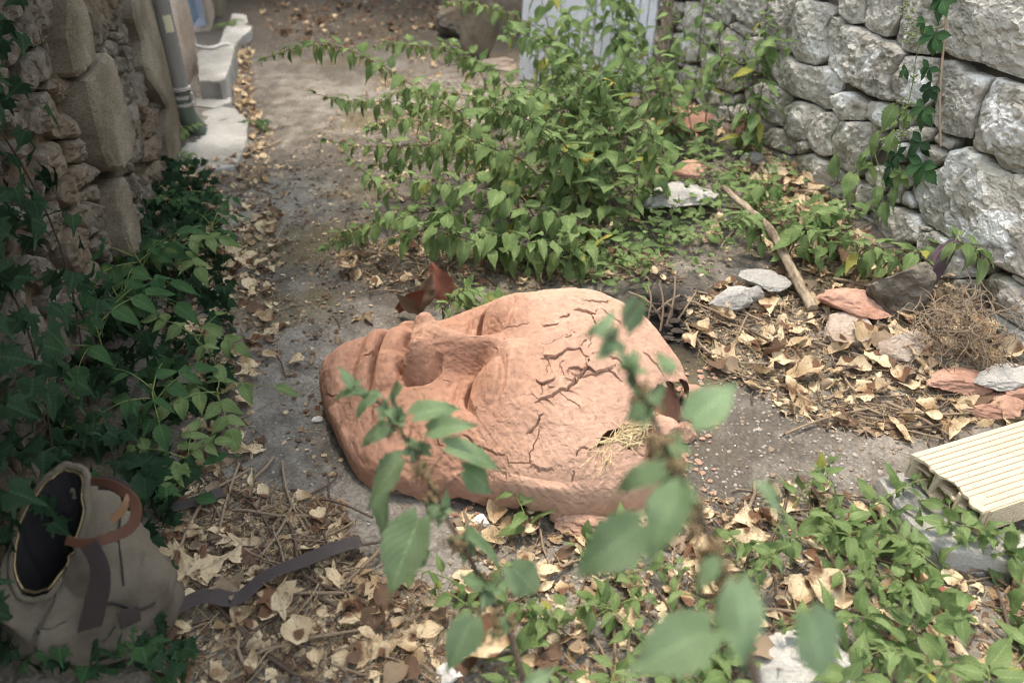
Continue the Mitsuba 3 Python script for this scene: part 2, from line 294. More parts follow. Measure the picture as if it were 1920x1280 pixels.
# ---------------------------------------------------------------- walls: stones
def wall_xy(u, v, P, D, N, off):
    q = at_plane(u, v, np.asarray(P) + np.asarray(N) * off, N) - np.asarray(P); return float(np.dot(q, D)), float(q[2])
def stone_mesh(poly, depth, seed, back=.10, rough=.012, facets=3, spread=.014, round_=.012, hmax=None):
    """a stone from its outline in the wall plane (a along the wall, z up); returns (a, z, h) vertices and faces"""
    rg = np.random.default_rng(seed)
    P = poly.buffer(-round_).buffer(round_) if round_ else poly
    if P.is_empty: P = poly
    if P.geom_type != 'Polygon': P = max(P.geoms, key=lambda g: g.area)
    sp = max(.009, math.sqrt(P.area / 1000)); L = P.exterior.length; nb = max(16, int(L / sp))
    b = np.array([P.exterior.interpolate(k / nb, True).coords[0] for k in range(nb)])
    b = b + .35 * rough * np.stack([vnoise(np.c_[b * 30, np.full(nb, seed * 3.1)]), vnoise(np.c_[b * 30, np.full(nb, seed * 3.1 + 50)])], 1)
    Q = Polygon(b)
    if not Q.is_valid: Q = Q.buffer(0)
    if Q.geom_type != 'Polygon': Q = max(Q.geoms, key=lambda g: g.area)
    x0, y0, x1, y1 = Q.bounds; gx, gy = np.meshgrid(np.arange(x0, x1, sp), np.arange(y0, y1, sp * .87)); gx[1::2] += sp / 2
    g = np.c_[gx.ravel(), gy.ravel()] + rg.uniform(-.2, .2, (gx.size, 2)) * sp
    g = g[shapely.contains_xy(Q.buffer(-sp * .6), g[:, 0], g[:, 1])]
    pts = np.vstack([b, g]); tri = Delaunay(pts).simplices; cen = pts[tri].mean(1)
    tri = tri[shapely.contains_xy(Q, cen[:, 0], cen[:, 1])]
    e1, e2 = pts[tri[:, 1]] - pts[tri[:, 0]], pts[tri[:, 2]] - pts[tri[:, 0]]; cr = e1[:, 0] * e2[:, 1] - e1[:, 1] * e2[:, 0]
    tri = tri[abs(cr) > 1e-9]; cr = cr[abs(cr) > 1e-9]; tri = np.where((cr < 0)[:, None], tri[:, ::-1], tri)
    d = shapely.distance(Q.exterior, shapely.points(pts)); d[:nb] = 0
    c = np.array(Q.centroid.coords[0]); ext = math.sqrt(Q.area)
    cw = spread * (1.1 + .8 * vnoise(np.c_[pts * 14, np.full(len(pts), seed * 2.3)])); h = depth * (.25 + .75 * np.clip(d / np.maximum(cw, .003), 0, 1))
    for _ in range(facets):
        a = rg.uniform(0, 2 * math.pi); t = rg.uniform(.03, .30); pl = depth * rg.uniform(.7, 1.0) + t * ((pts - c) @ [math.cos(a), math.sin(a)])
        h = np.minimum(h, pl)
    p3 = np.c_[pts, np.full(len(pts), seed * 1.7)]
    am = rough * np.clip(d / .012, .25, 1)
    h = h + am * (.5 * nfbm(p3 * [7, 7, 1], 2) + .9 * np.abs(nfbm(p3 * [16, 16, 1], 3)) + .55 * np.abs(vnoise(p3 * [38, 38, 1])) + .35 * vnoise(p3 * [75, 75, 1]))
    st = np.floor((h + .5 * am * vnoise(p3 * [12, 12, 1])) / (rough * .9)) * rough * .9; h = .6 * h + .4 * st                # broken, stepped faces
    v = np.c_[pts, h]
    # skirt going back into the wall
    k1, k2 = len(v), len(v) + nb
    sk = np.c_[b + (c - b) * .01, np.full(nb, -.45 * back)]; sk2 = np.c_[b + (c - b) * .03, np.full(nb, -back)]
    v = np.vstack([v, sk, sk2]); f = [tri]
    i = np.arange(nb); j = (i + 1) % nb
    ccw = Q.exterior.is_ccw
    for a, bb in ((0, k1), (k1, k2)):
        q = np.vstack([np.stack([a + i, bb + i, bb + j], 1), np.stack([a + i, bb + j, a + j], 1)]); f.append(q if ccw else q[:, ::-1])
    return v, np.vstack(f)
def place_wall(v, P, D, N, off): return np.asarray(P) + v[:, :1] * D + v[:, 1:2] * np.array([0, 0, 1.0]) + (v[:, 2:3] + off) * N
CROP = {1: (1220, 0, 5.334), 2: (1570, 0, 5.334), 3: (1320, 180, 5.819), 4: (1570, 200, 5.334), 5: (1520, 380, 3.765),
        'a': (0, 0, 4.267), 'b': (140, 0, 4.267), 'c': (0, 230, 4.267)}
def crop(k, pts): x, y, s = CROP[k]; return [(x + a / s, y + b / s) for a, b in pts]
def wall_poly(pix, P, D, N, off, gap):
    p = Polygon([wall_xy(u, v, P, D, N, off) for u, v in pix])
    if not p.is_valid: p = p.buffer(0)
    p = p.buffer(-gap)
    return max(p.geoms, key=lambda g: g.area) if p.geom_type != 'Polygon' else p

RSTONES = [
 (1, [(1040,-60),(1400,-60),(1370,150),(1320,260),(1290,420),(1310,520),(1270,550),(1110,430),(1030,310),(1030,150)]),
 (1, [(1410,30),(1490,10),(1700,70),(1720,150),(1640,260),(1650,560),(1560,655),(1380,610),(1310,500),(1290,420),(1330,250),(1380,150)]),
 (1, [(1110,560),(1190,510),(1330,590),(1450,650),(1640,680),(1780,780),(1760,900),(1690,960),(1730,1100),(1620,1100),(1500,1010),(1380,960),(1200,870),(1080,740),(1080,620)]),
 (1, [(1650,690),(1650,290),(1740,180),(1870,250),(2010,290),(2200,370),(2350,430),(2470,540),(2430,640),(2370,760),(2370,1020),(2290,1010),(2130,960),(1990,870),(1867,820),(1760,760)]),
 (2, [(520,740),(600,580),(740,570),(900,610),(920,720),(900,1000),(760,1080),(560,1050),(500,960)]),
 (2, [(-110,-60),(210,-60),(200,80),(180,230),(80,240),(-20,180)]),
 (2, [(215,90),(225,-60),(540,-60),(550,170),(440,370),(400,380),(250,300),(190,240)]),
 (2, [(560,160),(570,-60),(960,-60),(960,400),(940,520),(760,550),(700,540),(600,500),(490,400),(540,220)]),
 (2, [(975,-400),(2300,-400),(2300,930),(1950,870),(1800,830),(1620,760),(1500,720),(1400,650),(1290,630),(1200,590),(1080,560),(980,480),(965,300)]),
 (2, [(960,620),(1100,620),(1200,740),(1420,800),(1380,900),(1310,1050),(1265,1390),(1150,1380),(1000,1330),(900,1250),(910,900)]),
 (2, [(1470,790),(1390,910),(1345,1050),(1285,1200),(1278,1396),(1290,1510),(1460,1560),(1500,1660),(1640,1735),(1750,1745),(1800,1560),(1870,1260),(1960,960),(1800,890),(1650,850)]),
 (4, [(1890,230),(2300,230),(2300,900),(1867,760),(1770,700),(1770,560),(1840,400)]),
 (4, [(1000,600),(1060,450),(1280,410),(1380,560),(1500,640),(1740,710),(1867,780),(2300,950),(2300,2140),(1867,1797),(1717,1680),(1504,1600),(1290,1515),(1067,1328),(965,1264),(795,1184),(709,1045),(700,960),(620,850),(690,720)]),
 (3, [(800,330),(790,250),(830,130),(940,60),(1100,110),(1180,190),(1080,300),(1050,400),(1020,490),(900,470),(810,400)]),
 (3, [(1180,195),(1330,210),(1395,270),(1370,340),(1315,460),(1330,640),(1240,665),(1130,600),(1055,520),(1045,430),(1070,310)]),
 (3, [(1290,20),(1440,-40),(1560,0),(1700,100),(1720,180),(1640,270),(1430,265),(1340,190),(1290,100)]),
 (4, [(235,100),(265,-40),(370,-50),(500,0),(520,100),(490,200),(430,240),(330,200)]),
 (3, [(1400,290),(1700,290),(1800,330),(1850,420),(1780,520),(1740,620),(1640,760),(1600,870),(1560,880),(1380,790),(1335,700),(1325,480),(1350,380)]),
 (3, [(860,720),(950,660),(1100,640),(1200,700),(1340,740),(1440,890),(1460,1000),(1430,1130),(1330,1160),(1240,1120),(1140,1020),(1050,920),(950,870),(880,800)]),
 (3, [(940,540),(990,500),(1060,540),(1060,590),(960,640)]),
 (3, [(560,420),(700,350),(800,400),(940,480),(930,560),(850,640),(740,590),(660,560),(570,500)]),
 (3, [(215,125),(320,100),(470,180),(600,290),(700,350),(580,400),(560,450),(450,430),(330,330),(215,280)]),
 (3, [(90,120),(205,120),(205,280),(100,270),(70,170)]),
 (1, [(880,920),(1060,830),(1200,880),(1320,990),(1260,1120),(1245,1270),(1100,1200),(950,1090),(850,1000)]),
 (1, [(600,400),(690,280),(860,370),(880,480),(870,640),(760,650),(620,600)]),
 (1, [(890,400),(1000,370),(1100,470),(1180,510),(1090,610),(1080,740),(950,700),(885,600)]),
 (1, [(400,30),(480,-60),(720,-60),(760,100),(700,250),(580,180),(480,110)]),
 (1, [(770,-60),(1020,-60),(1030,150),(1000,230),(960,300),(860,220),(770,130)]),
 (1, [(280,30),(380,20),(470,120),(490,200),(480,440),(390,420),(290,340),(275,150)]),
 (1, [(500,190),(600,190),(650,260),(600,390),(610,440),(500,450)]),
 (1, [(90,20),(270,30),(270,120),(190,250),(90,200)]),
 (1, [(150,350),(270,340),(320,400),(290,580),(250,620),(140,540)]),
 (1, [(310,420),(400,440),(470,470),(460,600),(310,640)]),
 (1, [(480,520),(610,570),(620,700),(580,820),(440,760),(430,640)]),
 (1, [(250,680),(310,650),(430,700),(440,800),(250,820)]),
 (1, [(625,640),(850,660),(880,750),(860,880),(760,930),(600,870)]),
 (1, [(560,900),(700,950),(760,1050),(690,1180),(600,1200),(480,1050)]),
 (1, [(720,260),(860,220),(1010,310),(1000,370),(880,370)]),
 (3, [(1470,980),(1570,930),(1600,980),(1550,1100),(1530,1210),(1440,1200),(1420,1120)]),
 (3, [(1560,1120),(1620,990),(1700,960),(1810,1030),(1840,1120),(1780,1220),(1700,1270),(1590,1240)]),
 (4, [(240,640),(330,600),(440,640),(450,750),(390,850),(330,850),(220,780)]),
 (5, [(260,30),(300,-20),(480,30),(600,60),(690,130),(715,210),(700,280),(560,320),(440,200),(340,110)]),
 (5, [(40,30),(180,30),(250,50),(330,110),(400,170),(350,240),(280,250),(150,170),(60,90)]),
 (5, [(370,240),(420,210),(540,310),(500,330),(400,320),(360,280)]),
 (5, [(705,170),(780,170),(790,205),(720,195)]),
 (5, [(700,290),(735,215),(820,215),(940,290),(1100,400),(1200,440),(1190,520),(900,540),(800,440),(720,380)]),
 (5, [(1190,560),(1240,505),(1380,570),(1506,640),(1750,760),(1750,1080),(1500,930),(1370,850),(1250,780),(1180,680)]),
 (5, [(1110,900),(1170,740),(1280,800),(1400,890),(1520,960),(1750,1110),(1750,1420),(1400,1300),(1270,1280),(1130,1160)]),
 (5, [(1370,500),(1480,560),(1500,610),(1400,600)]),
 (5, [(700,440),(780,480),(740,530),(690,500)]),
 (5, [(720,560),(830,520),(850,640),(830,720),(760,680)]),
 (5, [(870,545),(1000,545),(1170,570),(1150,700),(1080,900),(900,880),(860,700)]),
 (4, [(590,270),(720,200),(860,250),(840,330),(720,380),(640,330)]),
 (4, [(560,380),(680,400),(700,480),(560,520),(500,420)]),
 (4, [(640,600),(740,480),(780,600),(700,720),(620,800),(580,700)]),
]
def back_sheet(P, D, N, a0, a1, z0, z1, off, amp, st=.05, f=6, seed=0.0):
    A, Z = np.meshgrid(np.arange(a0, a1 + st, st), np.arange(z0, z1 + st, st)); h = amp * n2(A, Z, f, 3, seed) + off
    n, m = A.shape; i = np.arange(n * m).reshape(n, m)
    v = np.asarray(P) + A.ravel()[:, None] * D + Z.ravel()[:, None] * np.array([0, 0, 1.0]) + h.ravel()[:, None] * N
    f_ = np.vstack([np.stack([i[:-1, :-1], i[:-1, 1:], i[1:, 1:]], -1).reshape(-1, 3), np.stack([i[:-1, :-1], i[1:, 1:], i[1:, :-1]], -1).reshape(-1, 3)])
    return v, f_
rw = thing('stone_wall', 'pale grey dry stone wall of big rough blocks along the right of the path', 'stone wall')
key = add('core', mikit.ply(back_sheet(RP, RD, RN, -9, 6, -.3, 2.9, -.065, .02), 'm_joint', smooth=True), rw)
used = []
for k, (c, pix) in enumerate(RSTONES):
    pl = wall_poly(crop(c, pix), RP, RD, RN, .022, -.0015)
    if used: pl = pl.difference(shapely.unary_union(used).buffer(.006))
    if pl.geom_type != 'Polygon': pl = max(pl.geoms, key=lambda g: g.area)
    if pl.area < .0006: continue
    used.append(pl)
    big = math.sqrt(pl.area); dep = min(.034, .016 + .06 * big)
    v, f = stone_mesh(pl, dep, 100 + k, rough=.015 if big < .3 else .017, facets=6 if big < .35 else 3, spread=.010 + .006 * min(1, big / .3), round_=min(.006, .02 * big))
    add('stone', mikit.ply((place_wall(v, RP, RD, RN, -.012), f), 'm_stone', smooth=20), rw)
def filler(used, a0, a1, z0, z1, seed, w=(.16, .42), hh=(.12, .24)):
    """coarse rubble courses for the part of a wall that lies outside the traced stones"""
    rg = np.random.default_rng(seed); u = shapely.unary_union([p.buffer(.012) for p in used]).buffer(.02).buffer(-.02); out = []; z = z0
    while z < z1:
        h = rg.uniform(*hh); a = a0 + rg.uniform(-.3, 0)
        while a < a1:
            ww = rg.uniform(*w); j = rg.uniform(-.025, .025, 8)
            q = Polygon([(a + .008, z + .008 + j[0]), (a + ww / 2, z + .004 + j[1]), (a + ww - .008, z + .008 + j[2]), (a + ww + j[3] * .5, z + h / 2), (a + ww - .008, z + h - .008 + j[4]), (a + ww / 2, z + h + j[5] * .5), (a + .008, z + h - .008 + j[6]), (a + j[7] * .5, z + h / 2)]).difference(u)
            for g in getattr(q, 'geoms', [q]):
                g = g.buffer(-.012).buffer(.008)
                for gg in getattr(g, 'geoms', [g]):
                    if gg.area > .0016: out.append(gg)
            a += ww
        z += h
    return out
mb = MB()
for k, q in enumerate(filler(used, -8.5, 4.5, -.12, 2.9, 5)):
    if q.interiors: q = Polygon(q.exterior)
    v, f = stone_mesh(q, min(.05, .02 + .1 * math.sqrt(q.area)), 500 + k, facets=3, round_=.01); mb.add(place_wall(v, RP, RD, RN, -.03), f)
tag(add('rubble', mb.ply('m_stone', smooth=22), rw), kind='stuff')

# ---------------------------------------------------------------- left wall
LSTONES = [
 ('a', [(0,-40),(110,-40),(130,160),(60,180),(20,210),(-60,190)]), ('a', [(120,-40),(190,-40),(210,130),(170,180),(140,130)]),
 ('a', [(195,-40),(275,-40),(350,150),(390,330),(300,350),(260,330),(220,130)]), ('a', [(285,-40),(400,-40),(430,180),(440,270),(410,320),(360,170)]),
 ('a', [(410,-40),(470,-40),(470,180),(440,130)]), ('a', [(440,260),(490,240),(530,330),(540,440),(520,520),(470,430)]),
 ('a', [(0,370),(100,310),(210,240),(240,370),(220,440),(130,510),(70,480)]), ('a', [(-100,380),(0,400),(60,520),(120,620),(150,740),(110,820),(0,910),(-140,950)]),
 ('a', [(300,470),(400,390),(490,510),(500,600),(380,650),(350,560)]), ('a', [(250,520),(310,500),(360,600),(350,690),(310,730),(270,640)]),
 ('a', [(450,690),(500,610),(580,550),(610,610),(620,730),(540,790),(480,730)]), ('a', [(140,690),(230,610),(260,700),(230,850),(160,870)]),
 ('a', [(390,800),(450,740),(510,800),(510,900),(460,1030),(420,930)]), ('a', [(330,900),(385,850),(415,960),(420,1060),(340,1040)]),
 ('a', [(480,1000),(560,930),(640,960),(690,1070),(690,1090),(600,1090),(520,1080)]), ('a', [(50,950),(160,880),(270,900),(300,1000),(150,1020)]),
 ('a', [(590,1100),(690,1100),(760,1230),(700,1280),(620,1270)]),
 ('c', [(0,110),(60,170),(100,280),(140,400),(40,400),(-60,300)]), ('c', [(390,250),(500,170),(540,290),(570,390),(500,440),(420,380)]),
 ('c', [(570,510),(630,440),(690,540),(720,610),(640,640),(570,600)]), ('c', [(640,720),(700,640),(780,640),(860,700),(880,780),(830,860),(760,900),(690,810)]),
 ('c', [(390,820),(470,730),(550,640),(570,780),(560,920),(500,1000),(450,900)]), ('c', [(600,960),(680,830),(740,950),(770,1060),(720,1180),(680,1180),(620,1060)]),
 ('c', [(780,980),(870,860),(930,900),(980,1020),(960,1100),(850,1080)]), ('c', [(290,1210),(310,1070),(400,1080),(470,1180),(510,1270),(400,1280)]),
 ('c', [(160,700),(240,690),(280,760),(250,830),(170,820)]), ('c', [(630,390),(720,330),(800,370),(760,460),(690,520),(640,430)]),
 ('c', [(280,560),(360,450),(410,500),(400,600),(320,640)]), ('c', [(720,560),(830,500),(900,640),(880,690),(800,630)]),
 ('b', [(400,380),(500,370),(530,450),(530,580),(490,650),(440,500)]), ('b', [(320,510),(380,460),(440,540),(460,660),(400,780),(350,650)]),
 ('b', [(280,330),(350,335),(400,380),(390,430),(330,470),(290,420)]), ('b', [(400,240),(430,200),(470,260),(480,340),(460,365),(400,360)]),
 ('b', [(340,270),(380,260),(390,320),(350,330)]), ('b', [(140,-40),(240,-40),(330,200),(330,300),(270,320),(240,390),(200,380),(150,250),(130,150)]),
 ('b', [(255,-40),(420,-40),(430,180),(350,250),(335,200)]), ('b', [(410,780),(490,690),(500,790),(450,830),(420,830)]),
 ('b', [(500,650),(560,580),(590,650),(620,860),(590,950),(530,850),(510,750)]), ('b', [(430,900),(520,830),(585,960),(540,1080),(480,1100),(440,1000)]),
 ('b', [(580,1060),(650,870),(700,900),(690,1000),(620,1120)]), ('b', [(590,1230),(690,1050),(720,1130),(680,1270),(600,1280)]),
 ('b', [(490,1130),(560,1100),(610,1130),(590,1250),(540,1280),(490,1260)]), ('b', [(645,855),(730,780),(730,850),(705,890)]),
 ('c', [(1010,380),(1060,310),(1100,340),(1090,390),(1020,410)]), ('c', [(1040,450),(1130,410),(1170,480),(1130,590),(1060,620)]),
 ('c', [(1240,400),(1280,310),(1340,320),(1350,460),(1310,560),(1280,470)]), ('c', [(1135,590),(1190,430),(1240,430),(1300,600),(1270,700),(1170,760)]),
 ('c', [(1080,650),(1120,660),(1140,750),(1150,850),(1110,800)]), ('c', [(1160,770),(1250,710),(1270,800),(1200,850)]),
]
LQUOIN = [('b', [(-50,-60),(40,-60),(120,150),(168,460),(168,505),(105,565),(40,630),(10,590),(-60,300)]),
          ('b', [(90,640),(170,530),(260,410),(300,440),(350,600),(400,800),(470,1040),(488,1110),(460,1250),(400,1370),(290,1360),(240,1250),(150,900)]),
          ('c', [(930,540),(990,420),(1035,520),(1075,700),(1115,830),(1130,1000),(1140,1060),(1060,1080),(1000,900),(945,700)]),
          ('b', [(460,-60),(620,-60),(720,350),(790,700),(850,1000),(880,1180),(860,1280),(875,1365),(780,1360),(730,1050),(745,870),(690,760),(600,640),(560,530),(540,330),(480,150)])]
lw = thing('stone_wall', 'brown rubble wall with big dressed granite blocks along the left of the path', 'stone wall')
LA1 = 1.30                                                          # the rough wall ends here, at the downpipe
add('mortar', mikit.ply(back_sheet(LP, LD, LN, -4.5, LA1, -.3, 2.05, -.03, .03, st=.018, f=11, seed=3.0), 'm_mortar', smooth=True), lw)
used = []
for k, (c, pix) in enumerate(LQUOIN):
    pl = wall_poly(crop(c, pix), LP, LD, LN, .07 if k < 3 else .05, .004); used.append(pl)
    v, f = stone_mesh(pl, .014, 300 + k, back=.18, rough=.006, facets=0, spread=.004, round_=.003)
    add('granite_block', mikit.ply((place_wall(v, LP, LD, LN, .062 if k < 3 else .04), f), 'm_granite', smooth=28), lw)
qu = shapely.unary_union(used).buffer(.006)
for k, (c, pix) in enumerate(LSTONES):
    pl = wall_poly(crop(c, pix), LP, LD, LN, .035, -.007).difference(qu).difference(shapely.unary_union(used).buffer(.004))
    if pl.geom_type != 'Polygon': pl = max(pl.geoms, key=lambda g: g.area)
    if pl.area < .0004: continue
    used.append(pl); big = math.sqrt(pl.area)
    v, f = stone_mesh(pl, min(.042, .020 + .08 * big), 700 + k, rough=.022, facets=7, spread=.008, round_=.0)
    add('stone', mikit.ply((place_wall(v, LP, LD, LN, .004), f), 'm_lstone', smooth=26), lw)
mb = MB()
for k, q in enumerate(filler(used, -4.4, LA1 - .1, -.1, 2.0, 6, (.12, .34), (.09, .2))):
    if q.interiors: q = Polygon(q.exterior)
    c = q.centroid
    if c.y > 0.05 and -1.2 < c.x < 1.3 and c.y < 1.3 and q.area < .006: continue
    v, f = stone_mesh(q.buffer(-.01) if q.buffer(-.01).geom_type == 'Polygon' and not q.buffer(-.01).is_empty else q, min(.06, .03 + .12 * math.sqrt(q.area)), 900 + k, facets=4, round_=.008); mb.add(place_wall(v, LP, LD, LN, -.02), f)
tag(add('rubble', mb.ply('m_lstone', smooth=34), lw), kind='stuff')

ev = thing('shade_boards', 'unseen added board eave over the left wall above the picture', 'sunshade')  # out of view, added to keep skylight off the left wall and bag
for k in range(4): 
    o = LP + LN * (.12 + .19 * k); v, f = rbox(5.9, .185, .03, .005, 1); add('board', mikit.ply((o + LD * -1.6 + [0, 0, 2.12 - .012 * k] + v[:, :1] * LD + v[:, 1:2] * LN + v[:, 2:3] * np.array([0, 0, 1.0]), f), 'm_wood', smooth=40), ev)
# ---------------------------------------------------------------- the fallen clay face
FY, FR = math.radians(-5.0), math.radians(8.0)
FU = np.array([math.cos(FY), math.sin(FY), 0]); _s = np.array([-math.sin(FY), math.cos(FY), 0])
FS = _s * math.cos(FR) + np.array([0, 0, math.sin(FR)]); FN = np.cross(FU, FS)
FO = np.array([-0.02, 1.965, 0.055])
OUTL = np.array([(-.385,-.345),(-.475,-.225),(-.555,-.09),(-.59,.03),(-.565,.11),(-.49,.18),(-.38,.225),(-.16,.30),(.1,.40),(.32,.39),(.47,.29),(.545,.14),(.565,0.0),(.545,-.15),(.505,-.28),(.41,-.40),(.26,-.455),(.05,-.43),(-.15,-.405),(-.34,-.375)])
_oa = np.arctan2(OUTL[:, 1], OUTL[:, 0]); _or = np.hypot(OUTL[:, 0], OUTL[:, 1]); _k = np.argsort(_oa); _oa, _or = _oa[_k], _or[_k]
from scipy.interpolate import CubicSpline, PchipInterpolator
_oR = CubicSpline(np.r_[_oa, _oa[0] + 2 * np.pi], np.r_[_or, _or[0]], bc_type='periodic')
def f_R(th): return _oR((th - _oa[0]) % (2 * np.pi) + _oa[0])
f_H = PchipInterpolator([-.62, -.5, -.4, -.3, -.2, -.1, 0, .12, .25, .38, .48, .58], [.165, .170, .172, .18, .187, .20, .238, .262, .265, .252, .235, .215])
def G(u, s, u0, s0, ru, rs, p=2.0): return np.exp(-(np.abs((u - u0) / ru) ** p + np.abs((s - s0) / rs) ** p))
def face_h(u, s, rim=True):
    u, s = np.asarray(u, float), np.asarray(s, float); r = np.hypot(u, s); R = f_R(np.arctan2(s, u)); q = np.clip(r / R, 0, 1)
    t = np.arcsin(np.clip(q, 0, 1) ** (1 / .85)) * 2 / np.pi
    prof = np.cos(t * np.pi / 2) ** .62
    h = f_H(u) * prof
    a = np.abs(s); w = 1 - q ** 10
    d = 0
    # brow, eye socket, lids
    d = d + .040 * G(u, a, .015 + .10 * (a - .13) ** 2 * 4, .15, .038, .11, 2.4)
    d = d + .012 * G(u, a, .03, .05, .05, .05)
    d = d - .060 * G(u, a, -.095, .135, .055, .085, 2.2)
    d = d - .028 * G(u, a, -.06, .055, .05, .035)
    lid = .054 * G(u, a, -.052, .150, .048, .088, 2.4)
    arc = -.088 + .9 * (a - .15) ** 2 * 3.2                                    # the slit between the lids
    d = d + lid * sst(-.006, .006, u - arc)
    d = d + .022 * G(u, a, -.110 + 2.2 * (a - .15) ** 2, .15, .013, .075, 3)    # lower lid roll
    d = d + .010 * G(u, a, -.137 + 2.2 * (a - .15) ** 2, .15, .010, .06, 2.4)
    d = d - .024 * G(u, a, arc - .005, .155, .007, .068, 4)
    d = d - .020 * np.exp(-((u - (.012 - 2.2 * (a - .16) ** 2)) / .012) ** 2) * G(a, 0, .15, 0, .085, 1, 4) * (a > 0)   # crease over the lid
    # nose
    tt = np.clip((-.0 - u) / .27, 0, 1.2)
    nw = .036 + .044 * tt ** 2; ridge = (.024 + .094 * np.minimum(tt, .82) ** .8) * (1 - .22 * sst(.84, 1.03, tt)) * sst(.05, -.05, u) 
    under = sst(-.288, -.272, u + .25 * np.abs(s) ** 1.3)
    d = d + ridge * np.exp(-np.abs(s / nw) ** 2.3) * under
    d = d + .068 * G(u, a, -.243, .074, .043, .034, 2.6) * under
    d = d - .025 * np.exp(-((np.hypot((u + .245) / .058, (a - .066) / .052) - 1.05) / .13) ** 2) * (a > .05)
    d = d - .05 * G(u, a, -.292, .045, .014, .022)
    # mouth
    mw = np.exp(-np.abs(s / .16) ** 3.2)
    d = d + .030 * mw * sst(-.390, -.376, u - .6 * s * s) * sst(-.295, -.345, u) + .012 * np.exp(-(s / .2) ** 2) * G(u, 0, -.33, 0, .05, 1)
    d = d + .036 * mw * np.exp(-np.abs((u + .421) / .027) ** 3)
    d = d - .032 * np.exp(-np.abs(s / .2) ** 4) * np.exp(-((u + .391 - .6 * s * s) / .0065) ** 2)
    d = d - .016 * G(u, a, -.385, .185, .025, .03)
    d = d - .010 * G(u, s, -.32, 0, .03, .014)
    d = d - .018 * G(u, s, -.468, 0, .02, .13)
    d = d + .042 * G(u, s, -.535, 0, .05, .13, 2.4)
    # cheek, nose-to-mouth fold, temple, jaw hollow
    d = d + .026 * G(u, a, -.12, .27, .10, .09)
    fold = a - (.115 + .45 * (-.27 - u))
    d = d - .014 * np.exp(-(fold / .018) ** 2) * sst(-.42, -.36, u) * sst(-.20, -.26, u) + .010 * np.exp(-((fold - .04) / .03) ** 2) * sst(-.42, -.36, u) * sst(-.20, -.26, u)
    d = d - .022 * G(u, a, -.27, .27, .09, .06) - .016 * G(u, a, .12, .33, .09, .07)
    d = d + .008 * G(u, s, .20, 0, .14, .2)
    lump = .012 * n2(u, s, 5, 3, 1.0) + .006 * n2(u, s, 19, 3, 4.0) + .0022 * n2(u, s, 70, 2, 4.0)
    return h + (d + lump) * w
def f_world(u, s, h): return FO + np.outer(np.ravel(u), FU) + np.outer(np.ravel(s), FS) + np.outer(np.ravel(h), FN)
def pix_face(pix):
    out = []
    for u_, v_ in pix:
        t = np.linspace(1.4, 3.4, 3000); P = CAM + t[:, None] * ray(u_, v_) - FO
        u, s, h = P @ FU, P @ FS, P @ FN
        ins = (np.hypot(u, s) < f_R(np.arctan2(s, u)) * .995) & (h < face_h(u, s))
        k = int(np.argmax(ins)) if ins.any() else int(np.argmin(np.abs(h)))
        out.append((u[k], s[k]))
    return np.array(out)
def hc(pts): return [(580 + x / 2.56, 530 + y / 2.56) for x, y in pts]          # pixel of the enlarged view of the face
# cracks: (polyline, half width, depth, lifted side height)
CRACKS = [([(1085,572),(1130,556),(1160,548),(1185,530),(1210,518),(1240,508),(1262,490),(1282,478),(1300,455)], .0038, .022, .010),
          ([(1115,365),(1150,364),(1180,362),(1210,345),(1230,320),(1262,325),(1300,318)], .0032, .014, .010),
          ([(1262,490),(1275,460),(1255,430),(1235,420)], .0045, .018, .012), ([(1300,455),(1335,410),(1350,370),(1390,340)], .0042, .020, .012),
          ([(1240,275),(1262,250),(1280,240)], .005, .018, .006), ([(1270,125),(1290,135),(1330,140),(1370,160)], .0035, .014, .006),
          ([(1200,165),(1240,160),(1250,145)], .005, .016, .004), ([(1120,202),(1160,207),(1200,198)], .004, .012, .006),
          ([(1290,95),(1340,90),(1400,95),(1440,88)], .0036, .014, .006), ([(1100,460),(1095,480),(1120,490),(1150,470),(1178,465)], .003, .010, .006),
          ([(1035,727),(1060,715),(1085,695),(1100,672),(1100,645),(1118,632)], .0042, .020, .003), ([(1108,690),(1095,730),(1075,800),(1055,840),(1055,875)], .0022, .010, .002),
          ([(735,728),(770,755),(800,775),(840,800),(880,815),(945,830)], .0035, .015, .003), ([(945,830),(960,860),(1000,860),(1060,870)], .002, .008, .002),
          ([(1055,880),(1100,890),(1140,905),(1180,895)], .003, .010, .007), ([(1275,895),(1270,925),(1262,960)], .003, .012, .002),
          ([(1300,455),(1345,445),(1390,430),(1440,420),(1500,470)], .0036, .016, .008), ([(1345,365),(1400,345),(1480,370),(1530,420)], .0034, .014, .008),
          ([(910,235),(930,225),(1000,215),(1060,190)], .0018, .007, .001), ([(640,470),(670,468)], .002, .006, .001), ([(262,352),(290,347),(318,345)], .003, .012, .002),
          ([(75,540),(110,545),(150,545)], .003, .012, .002), ([(1285,830),(1300,790),(1350,800)], .003, .012, .004), ([(1400,120),(1450,160),(1500,200)], .002, .010, .004),
          ([(1600,330),(1650,380),(1700,440)], .0025, .012, .006), ([(1120,540),(1110,500),(1140,440),(1135,400)], .0015, .006, .001), ([(800,590),(806,600),(795,610)], .002, .006, .001),
          ([(850,870),(900,880),(940,910),(955,960)], .0018, .007, .001), ([(560,690),(600,740),(640,790)], .003, .012, .002)]
_rc = np.random.default_rng(8)
for _k in range(4):                                                # hairline cracks
    _x, _y, _a = _rc.uniform(1050, 1500), _rc.uniform(120, 520), _rc.uniform(0, 6.28); _q = [(_x, _y)]
    for _ in range(int(_rc.integers(3, 7))): _a += _rc.normal(0, .5); _x += 32 * math.cos(_a); _y += 32 * math.sin(_a); _q.append((_x, _y))
    CRACKS.append((_q, .0016, .006, .002))
